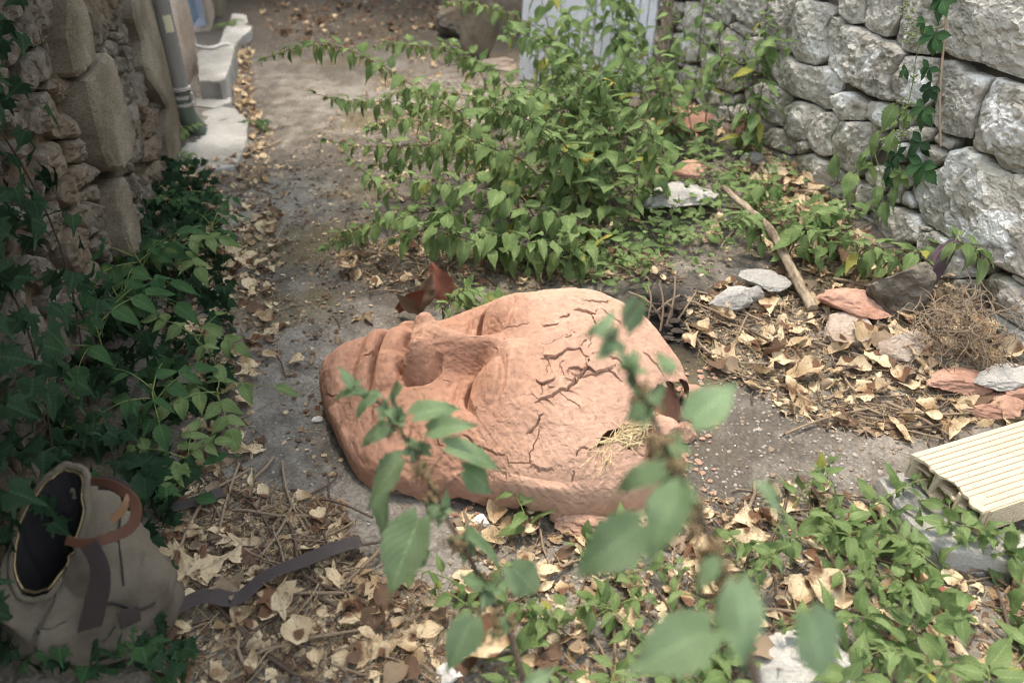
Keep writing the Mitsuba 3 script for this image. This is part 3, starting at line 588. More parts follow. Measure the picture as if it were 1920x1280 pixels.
FLAKES = [([(1120,362),(1180,366),(1212,345),(1240,318),(1262,325),(1300,318),(1310,290),(1260,270),(1190,280),(1130,320)], .010),
          ([(1238,420),(1258,368),(1300,372),(1330,390),(1318,440),(1290,420),(1262,408)], .016), ([(1088,470),(1096,488),(1125,488),(1150,478),(1178,468),(1170,445),(1120,440)], .010),
          ([(1335,412),(1350,370),(1390,345),(1440,355),(1470,400),(1410,425),(1370,440)], .013), ([(1240,275),(1262,250),(1310,240),(1330,280),(1300,300),(1255,300)], .008),
          ([(1360,165),(1400,160),(1460,190),(1450,230),(1380,220)], .007), ([(1280,130),(1330,140),(1370,160),(1380,120),(1330,95),(1290,100)], .007),
          ([(1150,500),(1180,490),(1182,505),(1160,512)], .008), ([(1300,318),(1345,330),(1380,345),(1345,368),(1312,350)], .014)]
def crack_xy(pts, seed):
    q = pix_face(hc(pts)); d = np.r_[0, np.cumsum(np.linalg.norm(np.diff(q, axis=0), axis=1))]; n = max(6, int(d[-1] / .004)); x = np.linspace(0, d[-1], n)
    r = np.c_[np.interp(x, d, q[:, 0]), np.interp(x, d, q[:, 1])]
    return r + .0035 * np.c_[vnoise(np.c_[r * 90, np.full(n, seed)]), vnoise(np.c_[r * 90, np.full(n, seed + 9.0)])] + .003 * np.c_[vnoise(np.c_[r * 260, np.full(n, seed)]), vnoise(np.c_[r * 260, np.full(n, seed + 9.0)])]
def seg_dist(Pa, line, reach=.16):
    lo, hi = line.min(0) - reach, line.max(0) + reach; idx = np.where(((Pa > lo) & (Pa < hi)).all(1))[0]
    B, S_, O = np.full(len(Pa), 9.0), np.zeros(len(Pa)), np.zeros(len(Pa)); B[idx], S_[idx], O[idx] = _seg(Pa[idx], line); return B, S_, O
def _seg(P, line):
    best = np.full(len(P), 9.0); side = np.zeros(len(P)); pos = np.zeros(len(P)); m = len(line) - 1
    for k in range(m):
        a, b = line[k], line[k + 1]; ab = b - a; t = np.clip(((P - a) @ ab) / (ab @ ab + 1e-12), 0, 1); c = a + t[:, None] * ab - P; dd = np.hypot(c[:, 0], c[:, 1])
        up = dd < best; best = np.where(up, dd, best); side = np.where(up, ab[0] * (P[:, 1] - a[1]) - ab[1] * (P[:, 0] - a[0]), side); pos = np.where(up, (k + t) / m, pos)
    return best, side, pos
def build_face():
    NT, NR = 720, 250
    th = np.linspace(0, 2 * np.pi, NT, endpoint=False); t = np.linspace(0.0006, 1, NR) ** .9
    q = np.sin(t * np.pi / 2) ** .85; TH, Q = np.meshgrid(th, q); R = f_R(TH) * Q
    U, S = R * np.cos(TH), R * np.sin(TH)
    i = np.arange(NR * NT).reshape(NR, NT); j = np.roll(i, -1, 1)
    f = np.vstack([np.stack([i[:-1], i[1:], j[1:]], -1).reshape(-1, 3), np.stack([i[:-1], j[1:], j[:-1]], -1).reshape(-1, 3)])
    v = np.c_[U.ravel(), S.ravel()]
    # the broken gap by the near temple is left open
    gap = Polygon(pix_face(hc([(1362,802),(1420,722),(1530,662),(1570,600),(1640,520),(1700,492),(1800,470),(1950,480),(1950,850),(1720,835),(1600,830),(1520,800),(1490,765),(1420,790)])) ).buffer(0)
    bx = v[f].mean(1); jag = .010 * np.c_[n2(bx[:, 0], bx[:, 1], 40, 2, 2.0), n2(bx[:, 0], bx[:, 1], 40, 2, 7.0)]
    f = f[~shapely.contains_xy(gap, bx[:, 0] + jag[:, 0], bx[:, 1] + jag[:, 1])]
    lines = [(crack_xy(c[0], 3.0 * k), c[1] * .72, c[2], c[3] * .7) for k, c in enumerate(CRACKS)]
    near = np.zeros(len(v), bool)
    for l, w, dp, lf in lines: near |= seg_dist(v, l, .02)[0] < .012
    for rounds in (1, 2):
        sel = np.where(near[f].any(1))[0]
        v3, f = trimesh.remesh.subdivide(np.c_[v, np.zeros(len(v))], f, face_index=sel); v = v3[:, :2]
        near = np.zeros(len(v), bool)
        for l, w, dp, lf in lines: near |= seg_dist(v, l, .02)[0] < (.008 if rounds == 1 else .004)
    h = face_h(v[:, 0], v[:, 1])
    for l, w, dp, lf in lines:
        d, sd, ps = seg_dist(v, l); tp = np.minimum(1, np.minimum(ps, 1 - ps) * 6 + .25) * (d < .1)
        h = h + lf * tp * np.clip(np.where(sd > 0, 1, -.15), -1, 1) * np.exp(-d / .03) * sst(0, .15, ps) * sst(1, .85, ps)
        h = h - dp * np.exp(-(d / (w * .62)) ** 4) * tp
    u, s = v[:, 0], v[:, 1]; r = np.hypot(u, s) / f_R(np.arctan2(s, u))
    h = np.where(r > .93, h + (r - .93) / .07 * (.034 * n2(u, s, 11, 3, 9.0) + .018 * n2(u, s, 45, 2, 5.0) + .006 + .030 * G(u, s, .10, -.42, .20, .12)), h)
    P = f_world(u, s, h)
    rimmask = r > .9985
    # the far side hangs lower so that the shell reaches the ground
    far = (s > .1) & (r > .9); P[:, 2] -= np.where(far, (r - .9) / .1 * np.clip(P[:, 2] - .02, 0, 1) * .8 * sst(.1, .3, s), 0)
    return P, f
fk = thing('clay_sculpture', 'big cracked terracotta coloured clay face lying on its back on the path', 'sculpture')
FP, FF = build_face()
add('face', mikit.ply((FP, FF), 'm_clay', smooth=True), fk)
# inner shell a hand's thickness below, seen in the gap and under the rim
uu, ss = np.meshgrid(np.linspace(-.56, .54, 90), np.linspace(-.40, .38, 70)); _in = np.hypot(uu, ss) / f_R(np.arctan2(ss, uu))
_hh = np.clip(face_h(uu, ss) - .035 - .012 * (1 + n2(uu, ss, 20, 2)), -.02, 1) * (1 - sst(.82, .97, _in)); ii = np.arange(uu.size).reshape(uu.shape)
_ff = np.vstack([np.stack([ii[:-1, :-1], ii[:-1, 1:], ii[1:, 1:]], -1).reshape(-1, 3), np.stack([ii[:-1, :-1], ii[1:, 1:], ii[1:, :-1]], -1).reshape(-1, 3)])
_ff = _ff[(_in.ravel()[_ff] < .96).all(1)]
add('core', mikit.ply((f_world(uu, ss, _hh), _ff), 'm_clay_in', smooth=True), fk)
for k, (pts, lift) in enumerate(FLAKES):
    q = pix_face(hc(pts)); pl = Polygon(q).buffer(0)
    if pl.geom_type != 'Polygon': pl = max(pl.geoms, key=lambda g: g.area)
    nb = 64; b = np.array([pl.exterior.interpolate(x / nb, True).coords[0] for x in range(nb)]); b = b + .0035 * np.c_[vnoise(np.c_[b * 120, np.full(nb, k * 5.)]), vnoise(np.c_[b * 120, np.full(nb, k * 5. + 3)])]
    Q = Polygon(b).buffer(0); Q = Q if Q.geom_type == 'Polygon' else max(Q.geoms, key=lambda g: g.area); b = np.array(Q.exterior.coords)[:-1]; nb = len(b)
    x0, y0, x1, y1 = Q.bounds; g = np.stack(np.meshgrid(np.arange(x0, x1, .004), np.arange(y0, y1, .004)), -1).reshape(-1, 2); g = g[shapely.contains_xy(Q.buffer(-.003), g[:, 0], g[:, 1])]
    pts2 = np.vstack([b, g]); tr = Delaunay(pts2).simplices; tr = tr[shapely.contains_xy(Q, *pts2[tr].mean(1).T)]
    e1, e2 = pts2[tr[:, 1]] - pts2[tr[:, 0]], pts2[tr[:, 2]] - pts2[tr[:, 0]]; tr = np.where(((e1[:, 0] * e2[:, 1] - e1[:, 1] * e2[:, 0]) < 0)[:, None], tr[:, ::-1], tr)
    rg = np.random.default_rng(40 + k); an = rg.uniform(0, 6.28); c = np.array(Q.centroid.coords[0]); along = (pts2 - c) @ [math.cos(an), math.sin(an)]; along = along / (abs(along).max() + 1e-9)
    hh = face_h(pts2[:, 0], pts2[:, 1]) + .004 + lift * (.25 + .75 * np.clip(.5 + .5 * along, 0, 1) ** 1.6)
    tv = np.vstack([f_world(pts2[:, 0], pts2[:, 1], hh), f_world(b[:, 0], b[:, 1], hh[:nb] - .007)]); n0 = len(pts2); i = np.arange(nb); j = (i + 1) % nb
    sk = np.vstack([np.stack([i, n0 + i, n0 + j], 1), np.stack([i, n0 + j, j], 1)])
    if not Q.exterior.is_ccw: sk = sk[:, ::-1]
    add('clay_flake', mikit.ply((tv, np.vstack([tr, sk])), 'm_clay', smooth=45), fk)
for k, (x, y, sz, up) in enumerate(((1570, 640, .07, .01), (1640, 700, .09, 0), (1560, 730, .08, 0), (1620, 800, .09, -.01), (1700, 620, .08, 0), (1690, 760, .08, -.02), (1500, 740, .06, 0), (1740, 690, .07, -.03))):
    q = pix_face(hc([(x, y)]))[0]; rgk = np.random.default_rng(60 + k); m = trimesh.creation.icosphere(3); v = np.array(m.vertices); v = v * (1 + .35 * nfbm(v * 1.8 + k * 7, 4))[:, None] * np.array([1, .8, .5]) * sz * .6
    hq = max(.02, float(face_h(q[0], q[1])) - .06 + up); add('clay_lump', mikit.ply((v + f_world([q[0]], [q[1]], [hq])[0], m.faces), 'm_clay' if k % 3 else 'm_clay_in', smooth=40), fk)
# straw showing in the broken gap
rg = np.random.default_rng(7); mb = MB(); g0 = pix_face(hc([(1365,800),(1530,665)]))
for k in range(380):
    t = rg.uniform(0, 1.5); c = g0[0] + (g0[1] - g0[0]) * t + rg.normal(0, .012, 2) + np.array([.012, -.018]); L = rg.uniform(.03, .09); a = math.atan2(*(g0[1] - g0[0])[::-1]) + rg.normal(0, .5)
    d = np.array([math.cos(a), math.sin(a)]) * L / 2; h0 = float(face_h(c[0], c[1])) - .012 + rg.uniform(-.03, .012)
    e = np.array([c - d, c, c + d]); hz = [h0 + rg.normal(0, .008), h0 + rg.uniform(-.002, .012), h0 + rg.normal(0, .008)]
    mb.add(*tube(f_world(e[:, 0], e[:, 1], hz), rg.uniform(.0007, .0016), 4, cap=False))
tag(add('straw', mb.ply('m_straw'), fk), kind='stuff')

for k, (u, v, sx, sy, sz, yaw, tl) in enumerate(((1105,968,.17,.10,.035,.1,.1),(1160,955,.15,.09,.03,.5,-.12),(1040,945,.10,.05,.025,-.1,.15),(1215,930,.12,.08,.05,.9,.1),(935,945,.09,.035,.02,.05,.2),(1250,860,.11,.08,.05,-.4,.15),(1275,820,.09,.06,.05,.3,-.2))):
    m = trimesh.creation.icosphere(4); vv = np.array(m.vertices); rgk = np.random.default_rng(90 + k)
    for _ in range(8):
        n_ = nz(rgk.normal(size=3) * [1, 1, .3]); c_ = rgk.uniform(.5, .85); vv = vv - np.outer(np.maximum(vv @ n_ - c_, 0), n_)
    vv = vv * (1 + .18 * nfbm(vv * 2.5 + k * 5, 4))[:, None]; vv[:, 2] = np.clip(vv[:, 2], -.45, .45) + .10 * vnoise(vv * 5 + k)
    vv = vv * [sx * .6, sy * .6, sz]; ca, sa, ct, st_ = math.cos(yaw), math.sin(yaw), math.cos(tl), math.sin(tl)
    vv = vv @ np.array([[ca, -sa, 0], [sa, ca, 0], [0, 0, 1]]).T @ np.array([[1, 0, 0], [0, ct, -st_], [0, st_, ct]]).T
    add('rim_piece', mikit.ply((vv + on_ground(u, v, sz * .45), m.faces), 'm_clay', smooth=35), fk)
mb = MB(); rg = np.random.default_rng(91)
for _ in range(260):
    u, v = (rg.uniform(1190, 1345), rg.uniform(690, 950)) if rg.random() < .7 else (rg.uniform(850, 1200), rg.uniform(940, 995)); p = on_ground(u, v, .004); s_ = rg.uniform(.004, .02) * (1 if rg.random() < .8 else 1.5)
    m = trimesh.creation.icosphere(1); mb.add(m.vertices * [s_ * .6, s_ * .45, s_ * .3] * (1 + .35 * vnoise(np.array(m.vertices) * 3 + p[0] * 50))[:, None] + p, m.faces)
tag(add('clay_crumbs', mb.ply('m_clay')), 'reddish clay crumbs fallen round the broken edge of the clay face', 'clay crumbs', kind='stuff')
# ---------------------------------------------------------------- along the left wall: downpipe, door, steps
def lw_at(u, v, off=0.0): return at_plane(u, v, LP + LN * off, LN)
def lframe(a, z, off): return LP + LD * a + LN * off + np.array([0, 0, z])
def obox(P, D, N, a0, a1, z0, z1, o0, o1, ch=.012, seed=None, amp=0.0):   # chamfered block in a wall's frame
    v, f = rbox(a1 - a0, o1 - o0, z1 - z0, min(ch, .45 * min(a1 - a0, o1 - o0, z1 - z0)), 1)
    if amp:
        m = trimesh.Trimesh(v, f, process=False); v, f = trimesh.remesh.subdivide_to_size(v, f, max(.02, (a1 - a0) / 30)); v = v + amp * np.stack([vnoise(v * 9 + seed), vnoise(v * 9 + seed + 7), vnoise(v * 9 + seed + 17)], 1)
    c = np.asarray(P) + D * (a0 + a1) / 2 + N * (o0 + o1) / 2 + np.array([0, 0, (z0 + z1) / 2])
    return c + v[:, :1] * D + v[:, 1:2] * N + v[:, 2:3] * np.array([0, 0, 1.0]), f
q = lw_at(343, 165, .10); pa = float(np.dot(q - LP, LD)); pz = q[2]
pipe = thing('downpipe', 'grey metal rain downpipe on the left wall with a dark curved outlet', 'downpipe')
c0 = lframe(pa, 0, .085)
add('tube', mikit.ply(tube([c0 + [0, 0, pz], c0 + [0, 0, 1.4], c0 + [0, 0, 3.4]], .047, 20, cap=False), 'm_pipe', smooth=True), pipe)
for k, dz in enumerate((0.0, -.045, -.085)):
    add('ring', mikit.ply(tube([c0 + [0, 0, pz + dz - .011], c0 + [0, 0, pz + dz - .006], c0 + [0, 0, pz + dz + .006], c0 + [0, 0, pz + dz + .011]], [.048, .056, .056, .048], 20), 'm_ring', smooth=40), pipe)
b0 = c0 + LN * .058 - LD * .03
add('clamp_bolt', mikit.ply(tube([b0 + [0, 0, pz - .06], b0 + [0, 0, pz - .02]], .011, 8), 'm_ring', smooth=40), pipe)
sd = nz(LN * .9 + LD * .1)
sp = spline([c0 + [0, 0, pz - .02], c0 + [0, 0, pz - .14], c0 + sd * .05 + [0, 0, pz - .25], c0 + sd * .17 + [0, 0, pz - .33]], 14)
sv, sf = tube(sp, np.linspace(.050, .058, 14), 20, cap=False)
sf = sf[~((sv[sf].mean(1) @ sd > (c0 @ sd) + .09) & (sv[sf].mean(1)[:, 2] > pz - .285))]
add('outlet', mikit.ply((sv, sf), 'm_shoe', smooth=True), pipe)
ll = c0 + [0, 0, pz + .30]
tn = nz(CAM * [1, 1, 0] - c0 * [1, 1, 0]); tt_ = np.cross([0, 0, 1.0], tn)
rows = []
for zz in np.linspace(0, .085, 4):
    for an in np.linspace(-.1, .85, 6): rows.append(ll + (tn * math.cos(an) + tt_ * math.sin(an)) * .0485 + [0, 0, zz])
ii = np.arange(24).reshape(4, 6); add('sticker', mikit.ply((np.array(rows), np.vstack([np.stack([ii[:-1, :-1], ii[:-1, 1:], ii[1:, 1:]], -1).reshape(-1, 3), np.stack([ii[:-1, :-1], ii[1:, 1:], ii[1:, :-1]], -1).reshape(-1, 3)])), 'm_label', smooth=True), pipe)
# rendered house wall beyond the downpipe, with a blue door
LA = lambda u, v, off=0.0: float(np.dot(lw_at(u, v, off) - LP, LD))
da0, da1 = LA(366, 78, -.02), LA(398, 84, -.02); dz = .16
hw = thing('house_wall', 'pinkish grey rendered house wall beyond the downpipe around the blue door', 'house wall')
for a0, a1, z0 in ((pa - .02, da0, -.2), (da0, da1, 2.25), (da1, da1 + .55, -.2)):
    v, f = obox(LP, LD, LN, a0 + .003, a1 - .003, z0, 3.6, -.3, -.012, .012, 3.0 + a0, .006); add('render', mikit.ply((v, f), 'm_render', smooth=40), hw)
door = thing('door', 'weathered blue door in the left house wall above the stone step', 'door')
add('frame', mikit.ply(obox(LP, LD, LN, da0 + .004, da0 + .07, .10, 2.24, -.12, -.03, .006), 'm_bluepale', smooth=40), door)
add('frame', mikit.ply(obox(LP, LD, LN, da1 - .05, da1 - .004, .10, 2.24, -.12, -.03, .006), 'm_bluepale', smooth=40), door)
np_ = 4; w_ = (da1 - da0 - .12) / np_
for k in range(np_):
    add('plank', mikit.ply(obox(LP, LD, LN, da0 + .071 + k * w_, da0 + .071 + (k + 1) * w_ - .006, .17, 2.2, -.14, -.08 + .003 * (k % 2), .006), 'm_blue', smooth=40), door)
gw = thing('garden_wall', 'mossy greenish wall standing out past the blue door at the path end', 'wall')
add('core', mikit.ply(obox(LP, LD, LN, da1 + .56, da1 + 4.5, -.2, 2.6, -.3, .06, .03, 8.0, .02), 'm_granite', smooth=40), gw)
def slab(name, label, pix, z1, z0, mat, group=None, amp=.006, seed=1.0, cat='stone step'):
    q = np.array([(CAM + ray(u, v) * ((z1 - 1.6) / ray(u, v)[2]))[:2] for u, v in pix]); P = Polygon(q).buffer(-.01).buffer(.01); b = np.array(P.exterior.coords)[:-1]
    nb = 60; b = np.array([P.exterior.interpolate(k / nb, True).coords[0] for k in range(nb)]); c = b.mean(0)
    v = []; 
    for s, z in ((1.0, z0), (1.0, z1 - .02), (.995, z1 - .008), (.975, z1)): v.append(np.c_[c + (b - c) * s, np.full(nb, z)])
    for s in (.9, .75, .55, .35, .15): v.append(np.c_[c + (b - c) * s, np.full(nb, z1)])
    v = np.vstack(v + [[[*c, z1]]]); f = []
    for r in range(8):
        i = r * nb + np.arange(nb); j = r * nb + (np.arange(nb) + 1) % nb; f += [np.stack([i, j, j + nb], 1), np.stack([i, j + nb, i + nb], 1)]
    i = 8 * nb + np.arange(nb); f.append(np.stack([i, 8 * nb + (np.arange(nb) + 1) % nb, np.full(nb, 9 * nb)], 1)); f = np.vstack(f)
    if not P.exterior.is_ccw: f = f[:, ::-1]
    m = 2; v, f = trimesh.remesh.subdivide(v, f)
    v = v + amp * np.stack([vnoise(v * 14 + seed), vnoise(v * 14 + seed + 5), vnoise(v * 14 + seed + 11) + .6 * vnoise(v * 40 + seed)], 1)
    k = add(name, mikit.ply((v, f), mat, smooth=35)); return tag(k, label, cat, group)
L4 = lambda pts: [(280 + x / 4, y / 4) for x, y in pts]
slab('stone_step', 'tall worn stone doorstep block under the blue door', L4([(360,400),(380,380),(560,340),(630,335),(645,370),(572,592),(535,612),(480,600),(370,610)]), .17, -.05, 'm_concrete')
slab('stone_step', 'low broken stone slab just in front of the doorstep block', L4([(350,640),(500,640),(560,690),(618,735),(612,768),(480,812),(350,800)]), .055, -.05, 'm_concrete', seed=4.0)
slab('kerb_slab', 'long grey paving slab under the downpipe outlet', L4([(200,1180),(270,1090),(400,830),(560,800),(650,810),(742,905),(728,985),(735,1080),(690,1150),(650,1235),(480,1282),(330,1285)]), .05, -.05, 'm_concrete', seed=7.0, cat='paving slab')
slab('stone_step', 'pale stone edging slab behind the doorstep along the house wall', L4([(520,335),(575,195),(660,180),(770,195),(745,240),(690,285),(640,345)]), .10, -.05, 'm_concrete', seed=9.0)
slab('stone_step', 'farthest mossy stone slab at the foot of the left wall', L4([(590,180),(625,105),(725,108),(745,170),(700,190)]), .09, -.05, 'm_concrete', seed=12.0)
h0 = [CAM + ray(u, v) * ((z - 1.6) / ray(u, v)[2]) for u, v, z in ((368, 86, .19), (385, 90, .185), (402, 89, .185), (420, 83, .185), (435, 85, .17), (442, 95, .10), (440, 112, .01))]
tag(add('hose', mikit.ply(tube(spline(h0, 30), .011, 10), 'm_hose', smooth=True)), 'thin white hose lying over the stone doorstep', 'hose')

# ---------------------------------------------------------------- old doors and stones at the back right
def plank_panel(key, name, O, X, w, h, th, n, gap, mat, tilt, seed):
    rg = np.random.default_rng(seed); X = nz(X); Y = np.array([-X[1], X[0], 0]); Z = nz(np.array([0, 0, 1.0]) * math.cos(tilt) + Y * math.sin(tilt)); Nn = np.cross(X, Z)
    ww = w / n
    for k in range(n):
        v, f = rbox(ww - gap, th, h * rg.uniform(.985, 1.0), .004, 1); c = O + X * (ww * (k + .5)) + Z * h / 2 + Nn * rg.uniform(-.003, .003)
        add(name, mikit.ply((c + v[:, :1] * X + v[:, 1:2] * Nn + v[:, 2:3] * Z, f), mat, smooth=40), key)
    return X, Z, Nn
pA, pB, pC = on_ground(975, 150), on_ground(1105, 166), on_ground(1222, 172)
d1 = thing('old_door', 'smooth grey white flush door leaning behind the nettles', 'door')
X, Z, Nn = plank_panel(d1, 'panel', pA, pB - pA, np.linalg.norm(pB - pA) - .01, 1.95, .04, 1, .0, 'm_whitewood', .10, 1)
v, f = rbox(.26, .012, .035, .004, 1); c = pA + X * .22 + Z * .62 - Nn * -.026
add('batten', mikit.ply((c + v[:, :1] * X + v[:, 1:2] * Nn + v[:, 2:3] * Z, f), 'm_hose', smooth=40), d1)
d2 = thing('old_door', 'white painted plank door with gaps beside the right wall', 'door')
X, Z, Nn = plank_panel(d2, 'plank', pB + [0.005, -.02, 0], pC - pB, np.linalg.norm(pC - pB) - .03, 1.9, .03, 7, .007, 'm_whitewood', .08, 2)
ps = thing('fence_post', 'grey weathered post between the plank door and the right wall', 'post')
p_ = on_ground(1236, 175)
v, f = rbox(.055, .055, 1.9, .006, 1); add('shaft', mikit.ply((v + p_ + [0, 0, .93], f), 'm_wood', smooth=40), ps)

def rock(size, seed, facets=9, sub=3, rough=.08):
    rg = np.random.default_rng(seed); m = trimesh.creation.icosphere(sub); v = np.array(m.vertices)
    for _ in range(facets):
        n = nz(rg.normal(size=3)); c = rg.uniform(.45, .85); dd = v @ n - c; v = v - np.outer(np.maximum(dd, 0), n)
    v = v * (1 + 1.6 * rough * nfbm(v * 2.2 + seed, 4) + .05 * np.abs(vnoise(v * 7 + seed)) + .03 * vnoise(v * 15 + seed))[:, None] + .05 * np.stack([vnoise(v * 6 + seed), vnoise(v * 6 + seed + 3), vnoise(v * 6 + seed + 8)], 1)
    return v * np.asarray(size) / 2 / .8, np.array(m.faces)
def put_rock(name, label, cat, u, v_, size, mat, yaw=0, seed=0, sink=.3, group=None, tilt=0.0, up=0.0, sub=4):
    v, f = rock(size, seed, sub=sub); p = on_ground(u, v_); cy, sy = math.cos(yaw), math.sin(yaw); ct, st_ = math.cos(tilt), math.sin(tilt)
    v = v @ np.array([[ct, 0, -st_], [0, 1, 0], [st_, 0, ct]]).T @ np.array([[cy, -sy, 0], [sy, cy, 0], [0, 0, 1]]).T
    k = add(name, mikit.ply((v + p + [0, 0, size[2] * (.5 - sink) + up], f), mat, smooth=32)); return tag(k, label, cat, group)
put_rock('leaning_stone', 'tall pale slab of stone leaning at the left of the grey door', 'stone', 900, 118, (.26, .16, .62), 'm_granite', .2, 21, .12, tilt=.22)
put_rock('boulder', 'dark mossy boulder behind the leaning stone slab', 'stone', 868, 66, (.34, .3, .3), 'm_lstone', .5, 22, .15)
put_rock('stone_slab', 'flat beige stone at the foot of the leaning slab', 'stone', 925, 128, (.34, .2, .08), 'm_render', .1, 23, .2)

# ---------------------------------------------------------------- rubble by the right wall
R = put_rock
R('stone_slab', 'large flat grey stone lying under the nettles before the right wall', 'stone', 1262, 395, (.36, .26, .11), 'm_concrete', .3, 31, .1, up=.03)
R('brick_piece', 'reddish broken brick at the top corner of the flat grey stone', 'brick', 1290, 352, (.16, .10, .07), 'm_redbrick', .8, 32, .1, up=.06)
R('brick_piece', 'pale pink flat brick piece under the nettle stems by the right wall', 'brick', 1282, 252, (.32, .14, .09), 'm_redbrick', .1, 33, .1, up=.03)
R('tile_piece', 'upright orange broken tile at the foot of the right wall', 'tile', 1388, 272, (.10, .04, .15), 'm_redbrick', -.6, 34, .15, tilt=.5)
R('brick', 'grey weathered brick lying left of the slate piece', 'brick', 1362, 580, (.17, .09, .07), 'm_concrete', .35, 35, .1, up=.015)
R('slate_piece', 'flat grey green slate piece beside the dry branch', 'slate', 1428, 552, (.19, .13, .035), 'm_concrete', .5, 36, .1, up=.05, tilt=-.2)
R('small_stone', 'small grey stone wedged between the weathered brick and the slate', 'stone', 1400, 572, (.09, .07, .06), 'm_concrete', .1, 37, .1, up=.02)
R('mortar_lump', 'sandy lump of mortar against the foot of the right wall', 'mortar lump', 1690, 570, (.22, .17, .17), 'm_lstone', .3, 38, .25, up=.02)
R('purple_stone', 'dark purple stone standing against the right wall', 'stone', 1732, 552, (.10, .06, .24), 'm_purple', .5, 39, .15, tilt=-.35, up=.02)
R('brick_piece', 'broken brick with pink face half buried under nettle leaves', 'brick', 1600, 592, (.22, .15, .07), 'm_redbrick', -.2, 40, .2, up=.02)
R('mortar_lump', 'beige crumbly mortar lump among the curled dry leaves', 'mortar lump', 1590, 625, (.2, .15, .07), 'm_render', .5, 41, .25)
R('mortar_lump', 'pale mortar lump below the dry weeds', 'mortar lump', 1690, 655, (.16, .10, .07), 'm_render', .5, 42, .2)
R('brick_piece', 'flat pink brick fragment near the right edge behind the dry leaves', 'brick', 1786, 722, (.2, .11, .05), 'm_redbrick', -.1, 43, .2)
R('brick_piece', 'salmon brick fragment between dry leaves just above the hollow brick', 'brick', 1865, 772, (.17, .10, .06), 'm_redbrick', -.3, 44, .2)
R('brick_piece', 'rounded red brick lump at the right edge above the hollow brick', 'brick', 1908, 750, (.10, .08, .06), 'm_redbrick', .2, 45, .15)
R('flat_stone', 'pale triangular flat stone at the foot of the right wall', 'stone', 1880, 728, (.18, .13, .04), 'm_concrete', .4, 46, .1, up=.02)
R('clay_chunk', 'brown clay chunk broken off beside the crown of the clay face', 'clay chunk', 1296, 745, (.09, .07, .06), 'm_redbrick', .4, 47, .15)
R('clay_chunk', 'larger flat clay chunk right of the broken temple', 'clay chunk', 1286, 785, (.13, .09, .05), 'm_redbrick', -.3, 48, .2)
R('clay_chunk', 'clay chunk lying inside the broken temple gap', 'clay chunk', 1225, 800, (.15, .10, .09), 'm_redbrick', .9, 49, .1)
R('clay_chunk', 'low clay chunk under the broken edge nearest the camera', 'clay chunk', 1120, 985, (.20, .09, .05), 'm_clay', .1, 50, .2)
R('small_stone', 'white stone chip in the litter below the clay face', 'stone', 898, 985, (.05, .04, .03), 'm_chip', .3, 51, .1)
R('small_stone', 'bluish bottle glass lump in the litter below the clay face', 'glass', 986, 1048, (.045, .035, .025), 'm_bottle', .3, 52, .1)
R('flat_stone', 'grey rounded stone at the bottom edge among the seedlings', 'stone', 1505, 1262, (.2, .14, .06), 'm_concrete', .2, 53, .2)
R('small_stone', 'bright white pebble on bare earth left of the clay face', 'stone', 596, 790, (.028, .022, .018), 'm_chip', .2, 54, .1)
R('small_stone', 'white stone at the bottom edge left of the foreground nettle', 'stone', 845, 1270, (.05, .05, .03), 'm_chip', .2, 55, .1)
R('small_stone', 'bluish grey stone in the litter under the right wall', 'stone', 1408, 310, (.1, .08, .06), 'm_concrete', .6, 56, .1, up=.01)
ch = thing('char_heap', 'heap of black charred lumps and earth behind the crown of the clay face', 'charred heap'); rg = np.random.default_rng(12); mb = MB()
for _ in range(70):
    x, y = .55 + rg.normal(0, .11), 2.42 + rg.normal(0, .10); s = rg.uniform(.006, .032); v, f = rock((s * rg.uniform(.9, 2.2), s, s * .35), int(rg.integers(0, 999)), sub=1); mb.add(v + [x, y, float(gz(x, y)) + max(0, .07 - 2.2 * ((x - .55) ** 2 + (y - 2.42) ** 2) ** .5 * .25) * rg.uniform(0, 1)], f)
tag(add('lumps', mb.ply('m_char'), ch), kind='stuff')
# dry branch
bp = [on_ground(u, v) + [0, 0, h] for u, v, h in ((1345, 418, .16), (1395, 455, .15), (1440, 490, .12), (1478, 535, .07), (1522, 592, .03))]
sp = spline(bp, 40); sp += .007 * np.stack([vnoise(sp * 25), vnoise(sp * 25 + 9), vnoise(sp * 25 + 19)], 1)
tag(add('dry_branch', mikit.ply(tube(sp, .0165 + .003 * vnoise(sp * 24) + .0015 * vnoise(sp * 70) + np.linspace(-.004, .004, 40), 12), 'm_wood', smooth=50)), 'thick dry branch resting on the rubble before the right wall', 'branch')
tag(add('rusty_strip', mikit.ply(ribbon([on_ground(1738, 1108, .03), on_ground(1775, 1132, .03), on_ground(1812, 1156, .025)], .02, .006, 6), 'm_rust', smooth=40)), 'rusty red metal strip among seedlings at bottom right', 'metal strip')

# ---------------------------------------------------------------- concrete block and hollow clay brick at the right
cb = [(1640, 890), (1700, 884), (1792, 980), (1770, 1010), (1690, 985)]
slab('concrete_block', 'rough grey concrete slab under the pale hollow brick', [(1640, 890), (1698, 882), (1800, 985), (1960, 1010), (1960, 1060), (1772, 1030), (1705, 985)], .07, -.05, 'm_concrete', amp=.006, seed=20.0, cat='concrete block')
hk = thing('hollow_brick', 'pale hollow clay brick with a ribbed top and open broken cells', 'brick')
zt = .165; A, B, C_ = [CAM + ray(u, v) * ((zt - 1.6) / ray(u, v)[2]) for u, v in ((1708, 850), (1935, 782), (1830, 965))]
HX = nz((B - A) * [1, 1, 0]); HY = nz(C_ - A); HY = nz(HY - HX * np.dot(HY, HX)); HW = float(np.dot(C_ - A, HY)); HL = .52; HT = .085
